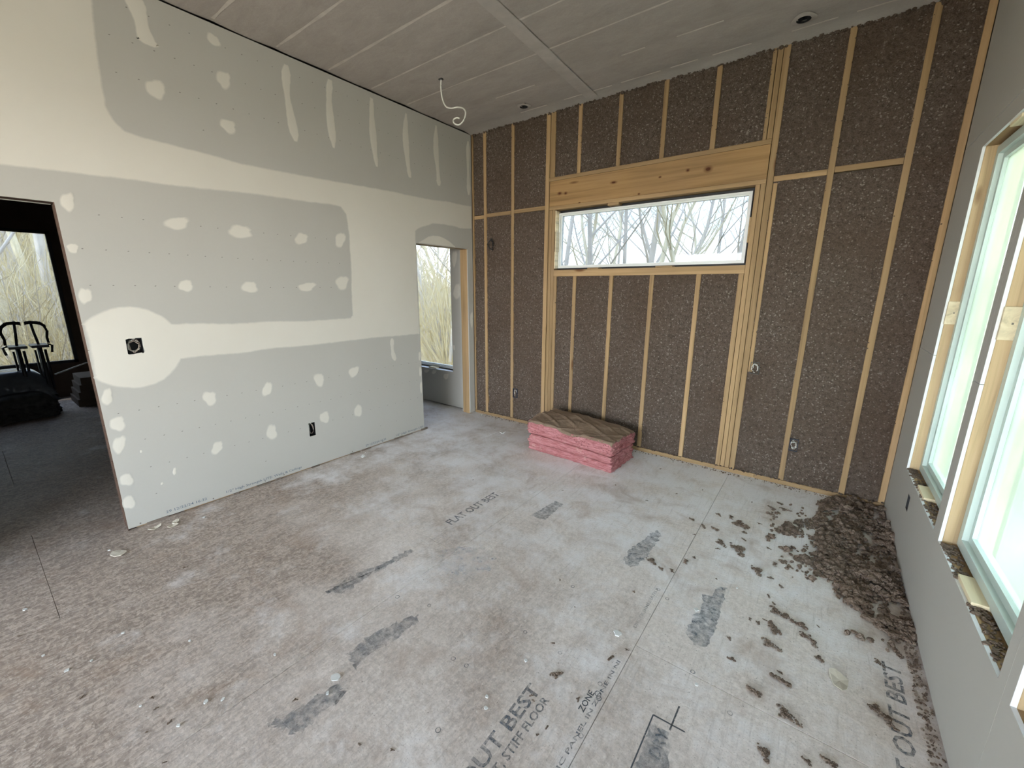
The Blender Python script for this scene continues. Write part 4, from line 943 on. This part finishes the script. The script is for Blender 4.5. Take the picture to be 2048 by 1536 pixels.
CRUMBS = [(-0.793, 1.383), (-0.506, 1.556), (-1.924, 0.203), (-1.857, 0.199), (-1.751, 0.215), (-1.772, 0.154), (-3.583, 0.269), (-2.795, -0.083), (-2.774, 0.546), (-3.18, 0.183), (-0.729, 1.116), (-0.711, 1.104), (-0.626, 1.008), (-0.614, 1.05), (-1.119, 0.596), (-1.009, 0.656), (-1.463, 0.542), (-0.571, 1.215), (-0.982, 1.773), (-0.816, 1.641), (-1.598, 0.162), (-2.147, 0.037), (0.058, 1.841), (-3.858, 3.334), (-2.9, 3.55), (-2.4, 2.9), (-1.2, 3.05), (-.9, 2.95), (-.75, 3.2), (-.6, 3.4), (-1.0, 3.6), (-2.2, 2.4), (-1.5, 2.7)]
LB = ranked(CRUMBS, 'tiny dark crumb')
for i, (x, y) in enumerate(CRUMBS): clump(x, y, rs.uniform(.006, .011), i + 3, rs.uniform(0, 3), LB[i], 'tiny crumbs on the floor', 1.0)
WHITE = plain('white_gypsum_chip', (.70, .70, .68), .8, vary=.04); TAN = plain('torn_paper_scrap', (.66, .60, .50), .85, vary=.2, sc=40)
def chip(x, y, r, seed, mat=WHITE, th=.004, el=1.0, rot=0.0, name='drywall_chip', n=9, curl=0.0):
    rs = random.Random(seed); R = [r * rs.uniform(.72, 1.15) for _ in range(n)]; mb = MB(); ca, sa = math.cos(rot), math.sin(rot); top, bot = [], []
    for k in range(n):
        a = 2 * PI * k / n; u, v = R[k] * math.cos(a) * el, R[k] * math.sin(a); z = .001 + curl * (abs(u) / (r * el)) ** 2; top.append((u * ca - v * sa, u * sa + v * ca, z + th)); bot.append((u * ca - v * sa, u * sa + v * ca, z))
    c = [(0, 0, th + .001)]; base = top + bot + c; mb.v = base
    for k in range(n): j = (k + 1) % n; mb.f += [(k, j, 2 * n), (k, n + k, n + j, j)]
    mb.f.append(tuple(range(2 * n - 1, n - 1, -1)))
    o = mb.build(name, mat); o.location = (x, y, 0); return o
tag(chip(-.576, 1.614, .0165, 1, th=.006, el=1.15, n=14), 'largest white gypsum chip, rounded, on the floor left of the board corner', 'debris')
tag(chip(-.315, 2.0, .013, 5, th=.004, n=4), 'white triangular chip beside the dark blue stamp', 'debris')
t = tag(chip(.259, 1.944, .035, 3, TAN, .002, 1.8, 1.9, 'paper_scrap', curl=.012), 'curled pale paper scrap on the floor near the right wall', 'debris')
tag(chip(-3.246, .351, .034, 4, TAN, .003, 1.6, .4, 'paper_scrap', curl=.014), 'pale curled scrap on the floor in front of the doorway corner', 'debris')
tag(chip(-1.429, .689, .019, 6, th=.004, el=1.1), 'pale flat gypsum flake lying on the faded blue stamp', 'debris')
CHIPS = [(-0.177, 2.299), (-0.212, 1.566), (-3.337, 0.319), (-2.434, 0.212), (-2.55, -0.029), (-2.347, 0.093), (-2.363, 0.021), (-1.917, 0.166), (-1.71, 0.23), (-1.736, 0.325), (-1.694, 0.369), (-2.133, 0.386), (-1.389, 0.631), (-0.841, 0.968), (-0.868, 1.006), (-0.838, 1.234), (-2.116, 2.719), (-3.454, 2.204), (-3.372, 2.126), (-3.334, 2.345), (-3.399, 0.666), (-3.362, 0.64), (-3.418, 0.559), (-3.319, 0.808), (-2.73, 3.479), (-3.018, -0.048), (-1.744, 0.587), (-3.336, 3.818), (-3.25, 3.80)]
LB = ranked(CHIPS, 'small pale drywall chip')
for i, (x, y) in enumerate(CHIPS):
    big = i in (18, 20, 21, 22, 24, 27)
    tag(chip(x, y, (.022 if big else rs.uniform(.004, .009)), 30 + i, TAN if i in (20, 21, 22) else WHITE, .004, 1.5 if big else 1.2, rs.uniform(0, 3), curl=.01 if big else 0), LB[i], 'debris', 'small drywall chips on the floor')

# ------------------------------------------------------------------ drywall stilts, bags and boards in the dark room
METAL = plain('dark_grey_metal', (.06, .06, .065), .45, .5, .6); STRAP = plain('black_strap', (.015, .015, .016), .8)
def stilt(yc, s, label):
    X = -7.95; t = empty('drywall_stilt', (X, yc, 0))
    adopt(t, box(X - .14, X + .14, yc - .055, yc + .055, 0, .03).build('base_foot', STRAP, bevel=.006))
    for dx in (-.08, .08): adopt(t, MB().tube([(X + dx, yc, .03), (X + dx, yc, .46), (X + dx, yc, .84)], [.022, .022, .017], 10).build('lower_leg', METAL, smooth=True))
    adopt(t, MB().tube([(X, yc - .04, .05), (X, yc - .04, .8)], .010, 8).build('inner_strut', METAL, smooth=True)); adopt(t, MB().tube([(X, yc + .045, .3), (X, yc + .045, .8)], .013, 8).build('spring', METAL, smooth=True))
    adopt(t, box(X - .15, X + .15, yc - .075, yc + .075, .84, .87).build('foot_plate', METAL, bevel=.004))
    adopt(t, MB().tube([(X, yc + s * .075, .87), (X, yc + s * .115, .85), (X, yc + s * .10, .76)], .012, 6).build('heel_bracket', METAL, smooth=True))
    adopt(t, MB().tube([(X, yc - s * .0, .87), (X, yc - s * .015, 1.02), (X, yc - s * .025, 1.17)], .013, 8).build('leg_pole', METAL, smooth=True))
    pts = [(X, yc + s * (.0 + .0), 1.16)]
    arc = [(-.075, 1.115), (-.05, 1.15), (-.01, 1.155), (.04, 1.145), (.085, 1.10), (.10, 1.03), (.085, .95), (.09, .88)]
    adopt(t, MB().tube([(X, yc + s * a, z) for a, z in arc[3:]], [.02, .017, .014, .013, .012], 8).build('leg_strap', STRAP, smooth=True))
    mb = MB(); N = 12
    for k in range(N):
        a, b = PI * k / N, PI * (k + 1) / N; r = .060
        P_ = [(X - .02 + .06 * math.sin(q), yc - s * .015 + r * math.cos(q)) for q in (a, b)]
        mb.box(min(P_[0][0], P_[1][0]) - .004, max(P_[0][0], P_[1][0]) + .004, min(P_[0][1], P_[1][1]), max(P_[0][1], P_[1][1]), 1.11 + .02 * math.sin(a), 1.155 + .012 * math.sin(a))
    adopt(t, mb.build('calf_band', STRAP)); tag(t, label, 'stilts', 'pair of drywall stilts')
stilt(.40, -1, 'black drywall stilt standing in the dark room, the one farther left'); stilt(.58, 1, 'black drywall stilt standing in the dark room, the one nearer the window edge')
def bag(x, y, lx, ly, h, rot, seed, mat, label, name='plastic_bag', z0=0.0):
    def tf(u, v): return z0 + h * np.clip(1 - (np.abs(u) / (lx * .56)) ** 4, 0.15, 1) ** .5 * np.clip(1 - (np.abs(v) / (ly * .56)) ** 4, .15, 1) ** .5 + .03 * vnoise(np.stack([u, v, u * 0], 1), 5, seed)
    o = lumpy(name, x, y, 0, h, lx, ly, rot, seed, mat, .02, tf, lambda u, v: np.full(len(u), z0)); tag(o, label, 'bag'); return o
BAGM = plain('grey_plastic_bag', (.14, .15, .17), .25, .6, vary=.6, sc=7); BAGB = plain('blue_plastic_bag', (.10, .17, .24), .2, .6, vary=.3, sc=5)
bag(-8.05, .28, .55, .60, .58, .2, 70, BAGM, 'grey plastic-wrapped bag behind the stilts under the left window')
bag(-7.85, -.18, .55, .55, .50, -.1, 75, BAGB, 'bluish plastic bag at the left edge of the dark room floor')
bag(-7.75, .30, .35, .55, .30, .1, 80, plain('printed_paper_sack', (.07, .065, .06), .7, vary=.9, sc=16), 'mottled sack lying in front of the stilts', 'sack')
t = empty('scrap_boards', (-8.3, 1.1, 0))
for k in range(4): adopt(t, box(-8.5 + .03 * k, -7.9 + .02 * k, .80 + .02 * k, 1.45, .0 + .1 * k, .095 + .1 * k).build('board', DARKWOOD))
tag(t, 'low stack of dark boards on the floor right of the stilts', 'boards')
c = MB().tube([(-8.0, .66, .46), (-8.05, .85, .52), (-8.12, 1.12, .60)], .009, 6).build('pale_rod', CABLE, smooth=True); tag(c, 'thin pale rod lying across the boards in the dark room', 'rod')

# ------------------------------------------------------------------ outside: ground, woods, brush
def ground_h(x, y):
    z = -0.9
    if x < -11: z += .30 * (-11 - x) * min(1, max(0, (9 - y) / 6))
    if y > 9: z += .055 * (y - 9)
    return z
def ground_mat():
    t = NT('leaf_litter').set(.95, .05); c = t.mix(t.noise(1.3, 6), (.34, .27, .16), (.54, .45, .29)); t.color(c); t.bump(t.noise(6, 5), .5, .1); return t.m
GROUND = ground_mat()
xs = np.linspace(-60, 40, 80); ys = np.linspace(-40, 80, 90); X, Y = np.meshgrid(xs, ys, indexing='ij'); Z = np.array([ground_h(a, b) for a, b in zip(X.ravel(), Y.ravel())])
P = np.stack([X.ravel(), Y.ravel(), Z], 1); P[:, 2] += .12 * vnoise(P, .3, 3); g = struct(gridmesh('ground', P, 80, 90, GROUND))
struct(box(.78, 4.2, -3.0, 6.0, -.35, -.12).build('deck', plain('pale_deck_concrete', (.24, .24, .22), .8, vary=.06)))
BARK = plain('pale_bark', (.62, .58, .54), .9, vary=.35, sc=3); BARKY = plain('sunny_bark', (.72, .66, .50), .9, vary=.3, sc=3); TWIG = plain('tan_twigs', (.66, .58, .38), .9, vary=.3, sc=2); TWIGG = plain('grey_twigs', (.52, .48, .44), .9, vary=.3, sc=2)
def branchy(rs, mb, p, d, L, r, depth):
    n = 5; pts = [Vector(p)]; rad = [r]; d = Vector(d).normalized()
    for i in range(n):
        d = (d + Vector((rs.gauss(0, .13), rs.gauss(0, .13), rs.gauss(.03, .08)))).normalized(); pts.append(pts[-1] + d * L / n); rad.append(r * (1 - .8 * (i + 1) / n))
    mb.tube(pts, rad, 5 if r > .03 else 3, cap=False)
    if depth > 0:
        for k in range({3: 17, 2: 7, 1: 5}[depth]):
            t = rs.uniform(.25, .98) if depth < 3 else rs.uniform(.18, .97); i = min(n - 1, int(t * n)); q = pts[i].lerp(pts[i + 1], t * n - i)
            a = rs.uniform(0, 6.28); side = Vector((math.cos(a), math.sin(a), rs.uniform(.1, .9))); branchy(rs, mb, q, (d * .5 + side), L * rs.uniform(.22, .42) * (1.2 - .5 * t), max(.004, rad[i] * .38), depth - 1)
trees = []
for k in range(5):
    mb = MB(); r_ = random.Random(200 + k); branchy(r_, mb, (0, 0, 0), (r_.uniform(-.05, .05), r_.uniform(-.05, .05), 1), 12, .125 - .012 * k, 3)
    me = bpy.data.meshes.new('bare_tree'); me.from_pydata(mb.v, [], mb.f); me.materials.append(BARKY if k % 2 else BARK); [setattr(p, 'use_smooth', True) for p in me.polygons]; trees.append(me)
bushes = []
for k in range(3):
    mb = MB(); r_ = random.Random(300 + k)
    for q in range(34):
        a = r_.uniform(0, 6.28); branchy(r_, mb, (.35 * math.cos(a) * r_.random(), .35 * math.sin(a) * r_.random(), 0), (math.cos(a) * .5, math.sin(a) * .5, 1.2), r_.uniform(1.2, 2.4), .012, 1)
    me = bpy.data.meshes.new('brush_shrub'); me.from_pydata(mb.v, [], mb.f); me.materials.append(TWIG if k < 2 else TWIGG); bushes.append(me)
def put(me, name, x, y, s, rot, label, cat, group):
    o = bpy.data.objects.new(name, me); o.location = (x, y, ground_h(x, y) - .15); o.scale = (s, s, s); o.rotation_euler = (0, 0, rot); COL.objects.link(o); tag(o, label, cat, group)
rs = random.Random(77)
# through the picture window (sight lines fan out from the camera)
def ray_pt(px, py_plane, dist):  # point beyond a window coordinate on the back wall
    return (px * dist / D, dist)
for i, (px, dist, s) in enumerate([(-2.22, 14, .9), (-2.05, 18, 1.0), (-1.86, 11, .9), (-1.72, 20, 1.1), (-1.55, 13, 1.0), (-1.42, 17, 1.2), (-1.24, 15, 1.0), (-1.05, 19, 1.0), (-0.98, 12, .9), (-0.80, 22, 1.2), (-0.68, 20, 1.1), (-1.95, 26, 1.2), (-1.3, 28, 1.3), (-.9, 30, 1.2), (-1.65, 32, 1.3), (-2.3, 30, 1.3), (-1.15, 24, 1.1)]):
    x, y = ray_pt(px, 0, dist); put(trees[i % 5], 'bare_tree', x, y, s, rs.uniform(0, 6), 'bare winter tree standing in the woods beyond the wide high window', 'tree', 'bare trees behind the picture window')
for i, (px, dist, s) in enumerate([(-3.95, 10, .9), (-4.05, 14, 1.0), (-4.2, 18, 1.0), (-4.4, 12, .9), (-4.52, 16, 1.1), (-4.1, 24, 1.2), (-4.35, 28, 1.2), (-4.6, 22, 1.2)]):
    x, y = ray_pt(px, 0, dist); put(trees[(i + 2) % 5], 'bare_tree', x, y, s, rs.uniform(0, 6), 'bare tree seen through the tall narrow window beyond the open doorway', 'tree', 'bare trees behind the tall narrow window')
for i in range(16):
    x = -13 - i * 1.1; y = (.02 + .105 * rs.random() * 1.15) * -x; put(trees[i % 5], 'bare_tree', x, y - .4, rs.uniform(.7, 1.1), rs.uniform(0, 6), 'bare tree on the slope beyond the window of the dark room', 'tree', 'bare trees on the left slope')
for i in range(46):
    dist = rs.uniform(9, 30); px = rs.uniform(-2.5, -.4) if i % 2 else rs.uniform(-4.8, -3.8); x, y = ray_pt(px, 0, dist); put(bushes[i % 3], 'brush_shrub', x, y, rs.uniform(.9, 1.5) * (1.0 if i % 2 else 1.5), rs.uniform(0, 6), 'leafless yellowish brush growing under the trees behind the house', 'shrub', 'brush behind the house')
for i in range(48):
    x = -rs.uniform(12, 30); y = -x * rs.uniform(-.02, .135); put(bushes[i % 3], 'brush_shrub', x, y, rs.uniform(.9, 1.5), rs.uniform(0, 6), 'tangled yellowish brush on the slope beyond the dark room window', 'shrub', 'brush on the left slope')
